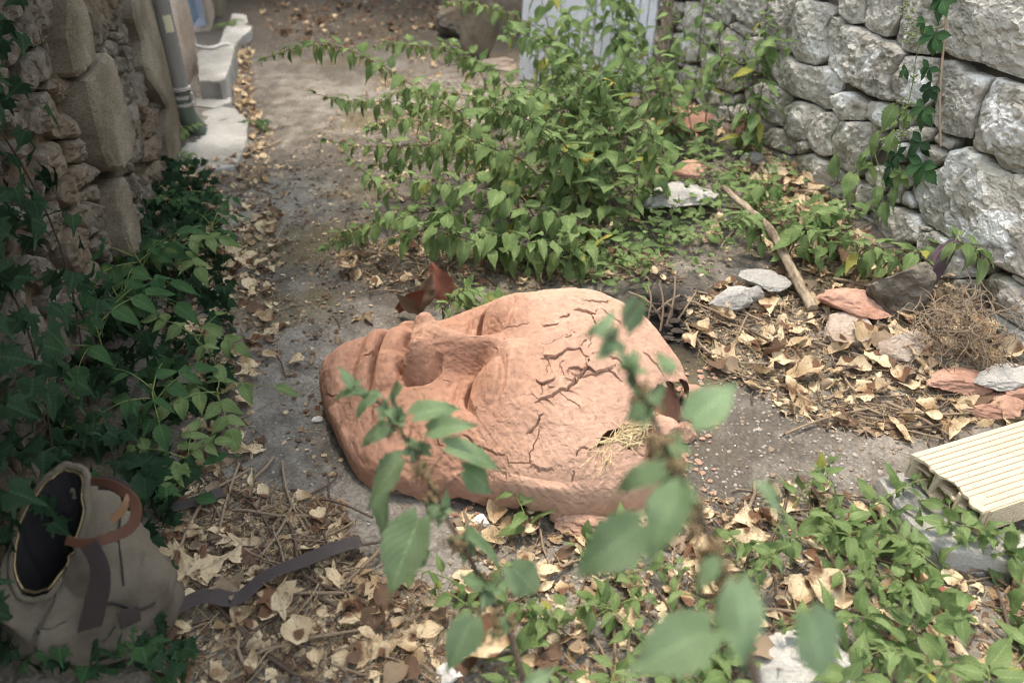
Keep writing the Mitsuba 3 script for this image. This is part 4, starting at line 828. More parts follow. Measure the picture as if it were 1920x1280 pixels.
# slope of the brick: tilted a little down to the near side
def hb(x, y, z): return A + HX * x + HY * y + np.array([0, 0, z - .0])
def hblock(x0, x1, y0, y1, z0, z1, jag=0.0, seed=0):
    nx = 26; xs = np.linspace(x0, x1, nx); v, f = [], []
    ny = max(2, int((y1 - y0) / .012)); ys = np.linspace(y0, y1, ny)
    for k, z in enumerate((z0, z1)):
        for y in ys:
            j = jag * (vnoise(np.array([[y * 35, seed, 0]]))[0] + .5 * vnoise(np.array([[y * 110, seed, 0]]))[0])
            for i, x in enumerate(xs): v.append(hb(x + (j + abs(jag)) * (1 - i / (nx - 1)) ** 6, y, z))
    n1 = ny * nx; g = np.arange(n1).reshape(ny, nx)
    q = lambda a, b, c, d: [[a, b, c], [a, c, d]]
    for i in range(ny - 1):
        for j in range(nx - 1):
            f += q(g[i, j] + n1, g[i, j + 1] + n1, g[i + 1, j + 1] + n1, g[i + 1, j] + n1); f += q(g[i, j], g[i + 1, j], g[i + 1, j + 1], g[i, j + 1])
    for e in (g[0], g[-1], g[:, 0], g[:, -1]):
        for a, b in zip(e[:-1], e[1:]): f += q(a, b, b + n1, a + n1)
    return np.array(v), np.array(f)
mb = MB(); nrib = 13; rw_ = HW / nrib                                  # ribbed top skin: proud ribs with thin grooves between
mb.add(*hblock(0.0, HL, 0, HW, -.010, -.003, .012, 1))
ribs = [(k, hblock(0.0 + (.055 if k == nrib - 3 else 0) + (.03 if k == nrib - 2 else 0), HL, k * rw_ + .0017, (k + 1) * rw_ - .0017, -.0028, .0, .010, 1)) for k in range(nrib)]
add('top_skin', mb.ply('m_hollow', smooth=30), hk)
for k, (v, f) in ribs: add('rib', mikit.ply((v, f), 'm_hollow', smooth=30), hk)
add('middle_skin', mikit.ply(hblock(0.012, HL, .001, HW - .001, -HT / 2 - .005, -HT / 2 + .003, .010, 5), 'm_hollow', smooth=30), hk)
add('bottom_skin', mikit.ply(hblock(0.004, HL, .001, HW - .001, -HT, -HT + .008, .012, 8), 'm_hollow', smooth=30), hk)
for k, y in enumerate((0.0, HW / 3 - .004, 2 * HW / 3 - .004, HW - .009)):
    add('web', mikit.ply(hblock(0.006, HL, y, y + .009, -HT + .008, -.0102, .008, 20 + k), 'm_hollow', smooth=30), hk)
for k in range(7):
    z0 = -HT + .004 + k * .0115; add('side_rib', mikit.ply(hblock(0.03, HL, HW + .0002, HW + .003, z0, z0 + .0095, .004, 31), 'm_hollow', smooth=30), hk)

# ---------------------------------------------------------------- the open canvas bag
bag = thing('backpack', 'worn beige canvas backpack lying open by the ivy with dark straps', 'backpack')
def bag_ring(c, X, Y, a, b, n, p=2.4, wob=0.0, seed=0.0, k=0):
    th = np.linspace(0, 2 * np.pi, n, endpoint=False); cs, sn = np.cos(th), np.sin(th)
    r = (np.abs(cs) ** p + np.abs(sn) ** p) ** (-1 / p); q = np.c_[np.cos(th) * 3, np.sin(th) * 3, np.full(n, k * .35 + seed)]
    r = r * (1 + wob * nfbm(q, 3)); return np.asarray(c) + (r * cs * a)[:, None] * X + (r * sn * b)[:, None] * Y
BX, BY = nz([.93, .36, 0]), nz([-.36, .93, 0]); NB = 120
RG = np.array([[-.955,1.17,.012, .12,.03,0, -.02,.085,0], [-.955,1.17,.03, .17,.05,0, -.03,.125,0], [-.955,1.175,.09, .18,.04,0, -.03,.14,0], [-.962,1.18,.16, .172,.03,-.01, -.02,.14,.01],
               [-.978,1.19,.215, .15,.02,-.01, 0,.13,.04], [-.998,1.205,.26, .12,.02,.0, .01,.12,.085], [-1.015,1.215,.285, .09,.015,.01, .015,.105,.11], [-1.02,1.22,.292, .076,.012,.01, .015,.098,.115]])
RG[:, 2] *= .90; RG[:, [3, 4]] *= .93; RG[:, 8] *= .85
tq = np.linspace(0, 1, 46); RGI = PchipInterpolator(np.array([0, .07, .22, .42, .6, .78, .93, 1.0]), RG)(tq); rings = []
for k, r_ in enumerate(RGI): rings.append(bag_ring(r_[:3], r_[3:6], r_[6:9], 1.0, 1.0, NB, 2.6, .08, 2.0, k))
V = np.array(rings); i = np.arange(46 * NB).reshape(46, NB); j = np.roll(i, -1, 1)
fb = np.vstack([np.stack([i[:-1], j[:-1], j[1:]], -1).reshape(-1, 3), np.stack([i[:-1], j[1:], i[1:]], -1).reshape(-1, 3)])
VV = V.reshape(-1, 3); cen = VV.mean(0); rad = VV - cen; rad[:, 2] = 0; rad /= np.linalg.norm(rad, axis=1, keepdims=True) + 1e-9
fold = .006 * np.sin(VV[:, 2] * 55 + 3 * nfbm(VV * 9, 2) + 4 * np.arctan2(rad[:, 1], rad[:, 0])) * sst(.02, .1, VV[:, 2]) + .011 * nfbm(VV * 12 + 4, 3)
VV = VV + rad * fold[:, None]
add('body', mikit.ply((VV, fb), 'm_canvas', smooth=True), bag)
mouth = VV[45 * NB:]; mc = mouth.mean(0)
sag = mouth.copy(); ang = np.linspace(0, 2 * np.pi, NB, endpoint=False)
inn = [mouth + (mc - mouth) * .05 + [0, 0, .006]]
for k, (s, dz) in enumerate(((.10, -.02), (.13, -.09), (.22, -.17), (.4, -.22), (.8, -.235))): inn.append(mouth + (mc - mouth) * s + [0, 0, dz] + .012 * np.stack([nfbm(mouth * 14 + k, 2)] * 3, 1))
I_ = np.vstack([mouth] + inn); n_ = len(inn) + 1; i = np.arange(n_ * NB).reshape(n_, NB); j = np.roll(i, -1, 1)
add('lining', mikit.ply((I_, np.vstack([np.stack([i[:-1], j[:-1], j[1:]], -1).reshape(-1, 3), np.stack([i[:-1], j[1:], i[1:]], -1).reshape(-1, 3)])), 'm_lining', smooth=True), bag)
rim = np.vstack([inn[0], inn[0][:1]]) + [0, 0, .003]
add('rim', mikit.ply(tube(np.vstack([mouth, mouth[:1]]) + [0, 0, .002], .0085, 8, cap=False), 'm_canvas', smooth=True), bag)
add('zip', mikit.ply(tube(np.vstack([mouth + (mc - mouth) * .10, (mouth + (mc - mouth) * .10)[:1]]) + [0, 0, .007], .0035, 6, cap=False), 'm_brass', smooth=True), bag)

def ribp(name, pix, w, th, mat, n=30, ups=None, parent=bag):          # a strap through points of the place: (u, v, distance) or on the ground
    c = [at_d(u, v, t) if t > 1 else on_ground(u, v, t) for u, v, t in pix]
    return add(name, mikit.ply(ribbon(c, w, th, n, ups=ups), mat, smooth=40), parent)
ribp('strap', [(168,1020,1.600),(188,1060,1.605),(180,1130,1.645),(162,1195,1.705),(150,1245,1.745),(175,1262,1.785)], .044, .003, 'm_strap', 40, [(-.2,-.8,.5),(-.1,-.9,.35),(.3,-.85,.4),(.6,-.6,.5),(.5,-.5,.7),(0,-.3,.95)])
ribp('strap', [(238,1140,1.685),(246,1172,1.725),(236,1200,1.765),(190,1240,.012),(168,1258,.012)], .042, .003, 'm_strap', 40, [(.5,-.7,.5),(.5,-.6,.6),(.3,-.4,.85),(0,0,1),(0,0,1)])
ribp('strap', [(262,1205,0.042),(300,1180,0.044),(340,1160,0.042),(400,1143,0.052),(448,1146,0.046),(500,1108,0.048),(560,1078,0.042),(620,1054,0.044),(680,1034,0.042)], .042, .003, 'm_strap', 80, [(0,0,1),(.1,.2,1),(0,0,1),(.1,-.1,1),(-.1,.1,1),(0,.2,1),(0,0,1),(.1,0,1),(0,0,1)])
ribp('strap', [(300,985,.05),(345,965,.035),(385,950,.03),(420,940,.03)], .040, .004, 'm_strapdark', 20)
ribp('strap_end', [(403,946,.036),(422,939,.035)], .042, .004, 'm_strap', 6)
hp = [at_d(u, v, t) for u, v, t in ((176,902,1.715),(205,906,1.685),(240,925,1.655),(256,950,1.645),(248,985,1.635),(212,1005,1.625),(165,1018,1.615),(128,1012,1.625))]
hs = spline(hp, 50); hn = hs - np.array([-1.0, 1.21, .2]); hn /= np.linalg.norm(hn, axis=1, keepdims=True); add('handle', mikit.ply(ribbon(hp, .019 + .005 * np.exp(-((np.linspace(0, 1, 50) - .55) / .25) ** 2), .007, 50, ups=[(.1, -.75, .65)] * 8), 'm_leather', smooth=50), bag)
ribp('handle_band', [(188,905,1.700),(215,908,1.680),(238,922,1.660)], .030, .003, 'm_strap', 14, [(.3,-.6,.7)] * 3)
ribp('loop', [(210,975,1.635),(230,955,1.640),(240,935,1.645),(246,925,1.655)], .016, .003, 'm_tan', 14, [(.3,-.7,.6)] * 4)
from scipy.spatial import cKDTree
# the front pocket: the body's own surface lifted a little, edged with piping
vn = trimesh.Trimesh(VV, fb, process=False).vertex_normals
if ((VV - cen) * vn).sum() < 0: vn = -vn
rel = VV - cen; an_ = np.arctan2(rel[:, 1], rel[:, 0]); zf = VV[:, 2]
inp = sst(-1.75, -1.62, an_) * sst(.42, .28, an_) * sst(.035, .05, zf) * sst(.245, .228, zf)
keep = (inp[fb] > .01).any(1); pv = VV + vn * (.0015 + .011 * inp ** .5)[:, None]
add('front_pocket', mikit.ply((pv, fb[keep]), 'm_canvas', smooth=True), bag)
seam = [(px, py) for px, py in ((232, 960), (228, 1010), (226, 1050), (228, 1098))]
kd = cKDTree(pv)
def snap(u, v):                                                       # nearest point of the bag's front along a sight line
    ts = np.linspace(1.5, 2.0, 200); P = CAM + ts[:, None] * ray(u, v); d, ix = kd.query(P); k = np.where(d < .012)[0]
    k = k[0] if len(k) else int(np.argmin(d)); return pv[ix[k]] + .0025 * vn[ix[k]]
add('seam', mikit.ply(tube(spline([snap(*q) for q in seam], 24), .0022, 6), 'm_strapdark', smooth=True), bag)
add('seam', mikit.ply(tube(spline([snap(*q) for q in ((180,1128),(220,1132),(262,1136),(292,1132))], 24), .003, 6), 'm_strapdark', smooth=True), bag)
add('zip_pull', mikit.ply(tube([snap(50, 1085), snap(56, 1098), snap(62, 1112)], .006, 8), 'm_leather', smooth=True), bag)
# ---------------------------------------------------------------- leaves
def leaf_mesh(w=.62, serr=9, cord=.10, tip=1.6, droop=.18, fold=.22, wave=.03, rows=17, seed=0, curl=0.0, wide=.30):
    """a toothed pointed leaf of unit length along +y; uv across and along"""
    t = np.linspace(0, 1, rows); hw = w / 2 * np.sin(np.pi * np.clip(t, 0, 1) ** (math.log(.5) / math.log(wide))) ** .9
    hw = hw * (1 - t) ** 0 * np.where(t > wide, (1 - np.clip((t - wide) / (1 - wide), 0, 1) ** tip).clip(0, 1) ** .9, 1) ** .6
    hw[0] = w * .16; hw[-1] = .004
    cs = np.array([-1, -.5, 0, .5, 1.0]); v, uv = [], []; rg = np.random.default_rng(seed); ph = rg.uniform(0, 6)
    for i, tt in enumerate(t):
        for c in cs:
            e = hw[i] * (1 + (.10 if i % 2 else -.05) * (abs(c) == 1) * (serr > 0) * (0 < i < rows - 1))
            x = c * e; y = tt - cord * abs(c) * (1 - tt) ** 5 * 1.2 + (.02 if (abs(c) == 1 and i % 2) else 0)
            z = fold * abs(x) - droop * tt ** 2 + wave * math.sin(tt * 9 + ph + c * 2) * abs(c) + wave * .8 * (math.sin(tt * 22) * abs(c) * (1 - abs(c))) + curl * x * x * 4
            v.append((x, y, z)); uv.append(((c + 1) / 2, tt))
    n = len(cs); f = []
    for i in range(rows - 1):
        for j in range(n - 1):
            a = i * n + j; f += [[a, a + 1, a + n + 1], [a, a + n + 1, a + n]]
    return np.array(v), np.array(f), np.array(uv)
def lobed_leaf(tips, valley, fold=.15, droop=.15, seed=0, wave=.02):
    """a lobed leaf (ivy): tips = (angle from the axis in degrees, length), unit size along +y"""
    rg = np.random.default_rng(seed); o = []
    for k, (a, L) in enumerate(tips):
        for da, s in ((-9, .62), (-4, .86), (0, 1.0), (4, .86), (9, .62)): o.append((math.radians(a + da), L * s))
        if k < len(tips) - 1: o.append((math.radians((a + tips[k + 1][0]) / 2), valley))
    o.append((math.radians(180), .05)); m = len(o); c0 = np.array([0, 0.0]); v, uv = [(0, 0, 0)], [(.5, 0.0)]
    for s in (.5, 1.0):
        for a, r in o:
            x, y = r * s * math.sin(a), r * s * math.cos(a); d = r * s; v.append((x, y, fold * abs(x) * .6 - droop * d * d + wave * math.sin(6 * a + seed) * s)); uv.append((.5 + x * .6, max(0, min(1, d))))
    f = []
    for i in range(m):
        j = (i + 1) % m; f += [[0, 1 + j, 1 + i], [1 + i, 1 + j, 1 + m + j], [1 + i, 1 + m + j, 1 + m + i]]
    return np.array(v), np.array(f), np.array(uv)
def leafd(mesh, mat): return mikit.ply((mesh[0], mesh[1]), mat, smooth=True, uv=mesh[2])
NM = [leaf_mesh(seed=k, droop=d, fold=f, wave=w, w=ww) for k, (d, f, w, ww) in enumerate(((.22, .18, .02, .54), (.40, .25, .04, .50), (.08, .32, .03, .60), (.55, .12, .05, .48), (.3, -.12, .05, .56)))]
NL = [leafd(m, 'm_nettle') for m in NM]; NP = [leafd(m, 'm_nettle_skysheen') for m in NM]; NLY = [leafd(m, 'm_yellow') for m in NM[:2]]
rng = np.random.default_rng(11)
def seed_strand(mb, p, L, rg, thick=.0027):                          # hanging nettle catkin: a thread with little knobs
    n = max(6, int(L / .0032)); d = nz([rg.normal(0, .25), rg.normal(0, .25), -1]); 
    for k in range(n):
        t = k / n; q = p + d * L * t + np.array([0, 0, .006 * math.sin(t * 3)]) + rg.normal(0, .0016, 3); r = thick * rg.uniform(.7, 1.4) * (1.15 - .6 * t)
        a = rg.normal(size=(4, 3)); a /= np.linalg.norm(a, axis=1, keepdims=True); v = q + np.array([[1, 1, 1], [-1, -1, 1], [-1, 1, -1], [1, -1, -1]]) * r * .8 + a * r * .3
        mb.add(v, [[0, 1, 2], [0, 3, 1], [0, 2, 3], [1, 3, 2]])
def nettle(ctrl, label, cat='nettle', group=None, size=.07, step=.05, bare=.15, seeds=0.0, rad=.0028, yellow=.012, seed=0, taper=.45, name='nettle_plant', stemmat='m_stem', droop=.75, jit=.35):
    """one nettle stem with its opposite pairs of leaves; ctrl: points from foot to tip"""
    rg = np.random.default_rng(seed); L = np.linalg.norm(np.diff(np.asarray(ctrl), axis=0), axis=1).sum(); n = max(12, int(L / .02)); p = spline(ctrl, n)
    key = thing(name, label, cat, group); mb = MB(); mb.add(*tube(p, np.linspace(rad * 1.25, rad * .45, n), 6)); sb = MB()
    tang = np.gradient(p, axis=0); tang /= np.linalg.norm(tang, axis=1, keepdims=True)
    dist = np.r_[0, np.cumsum(np.linalg.norm(np.diff(p, axis=0), axis=1))]; s = bare * L; k = 0; ph0 = rg.uniform(0, 6.28); leaves = []
    while s < L * .995:
        i = min(n - 1, int(np.searchsorted(dist, s))); t = tang[i]; q = p[i]; fr = s / L
        a = nz(np.cross(t, [0, 0, 1.0]) + 1e-4); b = np.cross(a, t); ph = ph0 + (k % 2) * math.pi / 2 + rg.normal(0, .25)
        for sg in (0, math.pi):
            if rg.random() < .06: continue
            out = a * math.cos(ph + sg) + b * math.sin(ph + sg); d = nz(out * 1.0 + t * .35 + np.array([0, 0, -droop * rg.uniform(.5, 1.3)]) + rg.normal(0, jit * .4, 3))
            sz = size * (1 - taper * fr ** 2.2) * rg.uniform(.72, 1.15) * (1.0 if fr < .93 else .55)
            pet = sz * rg.uniform(.2, .4); e = q + nz(out + t * .5 + [0, 0, .15]) * pet
            mb.add(*tube([q, (q + e) / 2 + [0, 0, .002], e], [rad * .5, rad * .4, rad * .35], 4, cap=False))
            nr = nz(np.array([0, 0, 1.0]) + out * .35 + rg.normal(0, jit * .6, 3)); m = mat_frame(e, d, nr, sz, rg.uniform(.85, 1.15))
            leaves.append((NLY if rg.random() < yellow else NL, m))
            if seeds and fr > 1 - seeds:
                for _ in range(rg.integers(3, 6)): seed_strand(sb, q + rg.normal(0, .004, 3), sz * rg.uniform(.4, .8), rg)
        # little axillary leaves
        if rg.random() < .6:
            d = nz(rg.normal(size=3) * [1, 1, .4] + t * .5); leaves.append((NL, mat_frame(q, d, nz([rg.normal(0, .4), rg.normal(0, .4), 1]), size * rg.uniform(.22, .45))))
        s += step * rg.uniform(.75, 1.25) * (1 - .35 * fr); k += 1
    tipn = 4
    for _ in range(tipn): leaves.append((NL, mat_frame(p[-1], nz(tang[-1] + rg.normal(0, .7, 3)), nz([rg.normal(0, .4), rg.normal(0, .4), 1]), size * rg.uniform(.25, .45))))
    add('stem', mb.ply(stemmat, smooth=40), key)
    for src, m in leaves: add('leaf', put(src[int(rg.integers(0, len(src)))], m), key)
    if sb.n: tag(add('seed_tassels', sb.ply('m_seed'), key), kind='stuff')
    return key
LAND = [((1050, 560), 'the crown of the clay face'), ((700, 640), 'the mouth of the clay face'), ((960, 20), 'the grey flush door'), ((1180, 60), 'the white plank door'), ((1262, 395), 'the flat grey stone'), ((1282, 252), 'the pink flat brick piece'), ((1400, 480), 'the dry branch'), ((900, 80), 'the leaning stone slab'), ((1350, 180), 'the right wall'), ((400, 280), 'the kerb slab'),
        ((1750, 870), 'the hollow brick'), ((1670, 930), 'the concrete slab'), ((1775, 1132), 'the rusty strip'), ((1505, 1262), 'the grey rounded stone'), ((1120, 985), 'the low clay chunk'), ((900, 985), 'the white stone chip'), ((1340, 1075), 'the lobed tan leaf'), ((985, 1250), 'the left near nettle stem'), ((1410, 1240), 'the right near nettle stem'), ((1900, 1270), 'the bottom right corner')]
USED = set()
def where(base, u, v):
    for d, (x, y), n in sorted((math.hypot(u - x, v - y), (x, y), n) for (x, y), n in LAND):
        rel = ('right of ' if u > x else 'left of ') if abs(u - x) > abs(v - y) else ('below ' if v > y else 'above ')
        for q in ('', 'just ' if d < 130 else 'well ', 'a little ' if d < 220 else 'some way '):
            t = f'{base} {q}{rel}{n}'
            if t not in USED: USED.add(t); return t
    return base
def to_px(P):
    d = np.asarray(P) - CAM; z = d @ FWD; return 960 + FPX * d[0] / z, 640 - FPX * (d @ UPV) / z
def px3(*pts): return [on_ground(u, v) if y is None else at_y(u, v, y) for u, v, y in pts]
GB = 'arching stems of the big nettle clump in the middle of the path'
LB = 'arching nettle stem with toothed green leaves in the big nettle clump behind the clay face'
BIG = [  # (u, v, world y) from foot to tip
 ([(1050,470,None),(1005,395,3.25),(949,330,3.4),(858,215,3.55),(781,165,3.6),(684,107,3.65),(590,85,3.7),(490,112,3.7)], dict(seeds=.6, label='longest nettle stem arching far left over the path with hanging seed tassels')),
 ([(1075,440,None),(1010,340,3.3),(949,302,3.35),(875,278,3.35),(791,272,3.35),(674,275,3.35),(612,262,3.3)], dict(seeds=.5, label='nettle stem reaching low and level to the left with tassels over bare earth')),
 ([(1060,500,None),(985,420,3.0),(922,403,3.0),(808,396,2.98),(720,415,2.95),(640,440,2.9),(608,462,2.85)], dict(seeds=.35, label='lowest nettle stem of the clump ending low over the path at the left')),
 ([(1330,330,None),(1280,270,3.9),(1245,200,4.0),(1208,114,4.1),(1140,54,4.2),(1103,5,4.3)], dict(label='tall nettle stem in front of the white doors rising to the top edge')),
 ([(1190,300,None),(1110,161,4.1),(1056,94,4.3),(1009,54,4.35),(942,23,4.4),(870,5,4.45),(835,8,4.4)], dict(seeds=.35, label='nettle stem leaning left across the grey door at the top of the picture')),
 ([(1310,330,None),(1260,280,3.7),(1194,240,3.75),(1124,201,3.8),(1043,176,3.85),(960,165,3.85)], dict()),
 ([(1020,260,None),(960,170,4.2),(900,120,4.35),(841,97,4.4),(754,84,4.45),(690,90,4.4)], dict(seeds=.4)),
 ([(1210,330,None),(1170,220,3.8),(1140,150,3.9),(1105,90,4.0),(1085,60,4.0)], dict(yellow=.14)),
 ([(1090,460,None),(1030,360,3.2),(975,300,3.2),(900,270,3.25),(830,240,3.3),(760,225,3.3),(690,240,3.3)], dict(seeds=.4)),
 ([(1110,480,None),(1090,400,3.05),(1060,330,3.1),(1030,280,3.1),(990,250,3.15)], dict(size=.085)),
 ([(1130,480,None),(1140,390,3.1),(1150,320,3.15),(1130,270,3.2),(1100,235,3.25)], dict(size=.085)),
 ([(1060,490,None),(1000,430,2.95),(950,370,2.98),(880,350,3.0),(800,340,3.0),(740,330,3.0)], dict(size=.08, seeds=.3)),
 ([(1040,490,None),(980,460,2.85),(930,440,2.85),(870,435,2.85),(800,440,2.8),(740,450,2.8)], dict(size=.085)),
 ([(1140,490,None),(1120,440,2.9),(1080,410,2.92),(1030,400,2.9),(970,400,2.9)], dict(size=.085, yellow=.1)),
 ([(1170,470,None),(1180,400,3.2),(1190,350,3.2),(1200,300,3.3)], dict()),
 ([(1240,420,None),(1230,340,3.5),(1220,280,3.6),(1200,220,3.7)], dict()),
 ([(1130,330,None),(1060,240,3.7),(1000,200,3.8),(930,190,3.85),(850,175,3.9),(780,170,3.9),(720,180,3.9)], dict(seeds=.4)),
 ([(1150,280,None),(1085,190,4.1),(1030,130,4.3),(985,95,4.4)], dict()),
 ([(1240,250,None),(1205,170,4.3),(1180,110,4.4),(1165,60,4.5),(1160,5,4.6)], dict()),
 ([(1300,300,None),(1290,210,4.0),(1270,140,4.1),(1262,70,4.2),(1255,10,4.3)], dict(step=.08, label='slender nettle stem with few leaves in front of the post at the wall')),
 ([(1080,490,None),(1060,470,2.75),(1040,460,2.75),(1000,455,2.7),(960,470,2.7)], dict(size=.085)),
 ([(1120,500,None),(1110,470,2.75),(1090,450,2.75),(1060,440,2.75)], dict(size=.08)),
 ([(1180,490,None),(1220,440,3.0),(1250,410,3.05),(1270,380,3.1)], dict(size=.06)),
 ([(960,330,None),(900,260,3.6),(850,220,3.7),(800,200,3.7),(740,190,3.7),(650,190,3.65),(590,175,3.6)], dict(seeds=.5)),
 ([(1000,480,None),(900,440,2.9),(820,400,3.0),(740,360,3.05),(680,320,3.05),(655,300,3.05)], dict(size=.075, seeds=.3)),
 ([(980,490,None),(900,455,2.8),(800,425,2.8),(730,400,2.82),(690,390,2.8)], dict(size=.07)),
 ([(1010,420,None),(930,320,3.35),(840,290,3.4),(760,300,3.4),(700,310,3.35)], dict(size=.07, seeds=.3)),
 ([(1180,420,None),(1150,330,3.4),(1090,260,3.5),(1040,230,3.55),(980,225,3.55)], dict(size=.085)),
 ([(1090,380,None),(1040,280,3.6),(980,230,3.7),(900,205,3.75),(840,210,3.7)], dict(size=.08)),
 ([(1280,380,None),(1255,320,3.5),(1215,290,3.5),(1160,280,3.5),(1120,300,3.5)], dict(size=.07)),
 ([(960,340,None),(945,270,3.7),(930,210,3.8),(925,150,3.9)], dict(size=.06, step=.07)),
]
_r = np.random.default_rng(19)
for _k in range(11):                                                # and the tall back ones before the doors
    u0 = _r.uniform(920, 1150) if _k % 2 else _r.uniform(1150, 1300); y0 = _r.uniform(4.2, 5.0); f0 = at_y(u0, 260, y0); f0[2] = float(gz(f0[0], f0[1])); ln = _r.uniform(.5, .95); dx = _r.uniform(-.5, .2)
    BIG.append(([f0, f0 + [dx * ln * .2, -.05, ln * .5], f0 + [dx * ln * .6, -.1, ln * .85], f0 + [dx * ln * 1.1, -.2, ln]], dict(size=_r.uniform(.07, .095), yellow=.05, step=.07)))
for _k in range(20):                                                # more stems filling the right and upper part of the clump
    u0, y0 = _r.uniform(1060, 1400), _r.uniform(3.2, 4.2); f0 = CAM * 0 + at_y(u0, 300, y0); f0[2] = float(gz(f0[0], f0[1])); ln = _r.uniform(.3, .75); dx = _r.uniform(-.75, .25)
    BIG.append(([f0, f0 + [dx * ln * .3, _r.uniform(-.15, .1), ln * .55], f0 + [dx * ln * .7, _r.uniform(-.25, .1), ln * .9], f0 + [dx * ln * 1.15, _r.uniform(-.3, .1), ln * 1.0]], dict(size=_r.uniform(.06, .085), yellow=.05)))
for k, (pts, kw) in enumerate(BIG):
    kw = dict(kw); kw['size'] = kw.get('size', .07) * 1.42; kw.setdefault('step', .055); c3 = px3(*pts) if isinstance(pts, list) and len(pts[0]) == 3 and not isinstance(pts[0], np.ndarray) else pts; lab = kw.pop('label', None) or where('clump nettle stem with its tip', *to_px(c3[-1])); nettle(c3, lab, group=GB, seed=200 + k, **kw)
# nettles along the right wall
nettle(px3((1395,300,None),(1372,230,3.95),(1356,150,4.0),(1350,80,4.05),(1345,5,4.1)), 'thin upright nettle with widely spaced leaves before the right wall', seed=301, step=.13, size=0.11, taper=.2, droop=.9)
nettle(px3((1408,310,None),(1405,230,3.9),(1395,170,3.95),(1393,120,4.0),(1400,75,4.0)), 'short upright nettle with small pale leaves before the lichened stone', seed=302, step=.07, size=0.08)
nettle(px3((1465,430,None),(1500,390,3.3),(1560,350,3.2),(1620,310,3.1),(1660,262,3.0),(1690,215,2.95)), 'long nettle stem slanting up across the right wall to the vine', seed=303, step=.11, size=0.12, droop=.9)
nettle(px3((1480,500,None),(1500,470,3.0),(1540,440,3.0),(1500,425,3.0)), 'leafy nettle shoot at the upper end of the dry branch', seed=304, size=0.1, step=.045)
nettle(px3((1440,480,None),(1470,450,3.0),(1520,480,2.9),(1600,482,2.8),(1690,480,2.7),(1760,468,2.65),(1795,450,2.6)), 'level nettle stem with big leaves crossing below the great wall block', seed=305, size=0.125, step=.055, bare=.05)
nettle(px3((1560,560,None),(1580,530,2.75),(1600,505,2.75),(1570,480,2.8)), 'nettle with large drooping leaves above the curled dry leaves', seed=306, size=0.135, step=.045)
nettle(px3((1830,500,2.45),(1835,470,2.42),(1800,455,2.42),(1790,440,2.42)), 'small nettle tuft growing from the joint of the great wall block', seed=307, size=0.085, step=.04)
nettle(px3((1500,470,None),(1440,440,3.1),(1390,430,3.15),(1340,440,3.1)), 'nettle shoot leaning left over the dry branch', seed=308, size=0.08, step=.04)
nettle(px3((1340,480,None),(1360,440,3.1),(1380,420,3.15),(1420,400,3.2)), 'nettle shoot behind the weathered grey brick', seed=309, size=0.085, step=.045)
nettle(px3((1545,600,None),(1552,570,2.6),(1556,548,2.6)), 'tiny nettle seedling below the big drooping leaves', seed=310, size=0.07, step=.03)
nettle(px3((1880,660,2.3),(1870,640,2.28),(1866,618,2.27)), 'little three leaved seedling on the lowest right wall stone', seed=311, size=0.06, step=.03)
for k, (u0, v0, du, h, y) in enumerate(((1470,500,30,.22,2.95),(1520,500,60,.2,2.9),(1430,470,-50,.2,3.05),(1580,520,40,.18,2.8),(1640,520,60,.16,2.7),(1500,450,70,.2,3.15),(1390,400,40,.18,3.3),(1560,450,-40,.16,3.05))):
    f0 = on_ground(u0, v0); e = at_y(u0 + du, v0, f0[1] - .1); e[2] = f0[2] + h
    nettle([f0, (f0 + e) / 2 + [0, 0, h * .25], e, e + [.03 * (1 if du > 0 else -1), -.05, -.01]], where('leafy nettle stem', u0 + du, v0 - 60), seed=330 + k, size=.095, step=.042, bare=.15)
# clumps of small leaves over the ground at the right
nettle(px3((1290,410,None),(1330,370,3.4),(1370,340,3.5)), 'low leafy nettle right of the flat grey stone', seed=312, size=0.065, step=.03, bare=.05)
nettle(px3((1330,440,None),(1370,410,3.3),(1400,380,3.35)), 'low leafy nettle on the dry leaves before the wall', seed=313, size=0.065, step=.03, bare=.05)
nettle(px3((1340,300,None),(1320,270,3.9),(1330,240,3.95)), 'leafy nettle beside the pink flat brick piece', seed=314, size=0.075, step=.035, bare=.05)
nettle(px3((690,440,None),(640,452,2.9),(612,466,2.9)), 'little nettle sprig on bare earth at the left end of the clump', seed=315, size=.05, step=.04)
nettle(px3((880,570,None),(850,560,2.25),(830,580,2.2),(840,560,2.25)), 'dark nettle shoot behind the nose of the clay face', seed=316, size=.06, step=.03, bare=0)
nettle(px3((940,580,None),(905,575,2.25),(880,585,2.22)), 'low nettle shoot behind the brow of the clay face', seed=317, size=.06, step=.03, bare=0)

# seedlings at the lower right
GS = 'nettle seedlings spread over the litter at the lower right'
LS = 'young nettle sprawling among dry leaves at the lower right'
spots = [(1000,1010),(1070,1060),(1130,1090),(1180,1150),(1240,1110),(1110,1160),(1060,1200),(1000,1180),(950,1210),(1160,1230),(1230,1240),(1300,1190),(1360,1230),(1420,1150),(1450,1060),(1500,1010),(1540,960),(1580,1000),(1620,960),(1600,1060),(1540,1080),(1680,1010),(1650,1080),(1720,1030),(1700,1090),(1760,1060),(1800,1100),(1820,1040),(1860,1090),(1900,1050),(1760,1160),(1700,1180),(1660,1230),(1740,1240),(1820,1200),(1880,1180),(1900,1250),(1840,1260),(1600,1180),(1560,1240),(1480,1190),(1420,1260),(1330,1280),(1200,1290),(1080,1270),(900,1120),(930,1060),(1890,1000),(1840,990),(1700,960),(1480,960),(1860,1140),(1610,1265),(1780,1275),(1080,1000)]
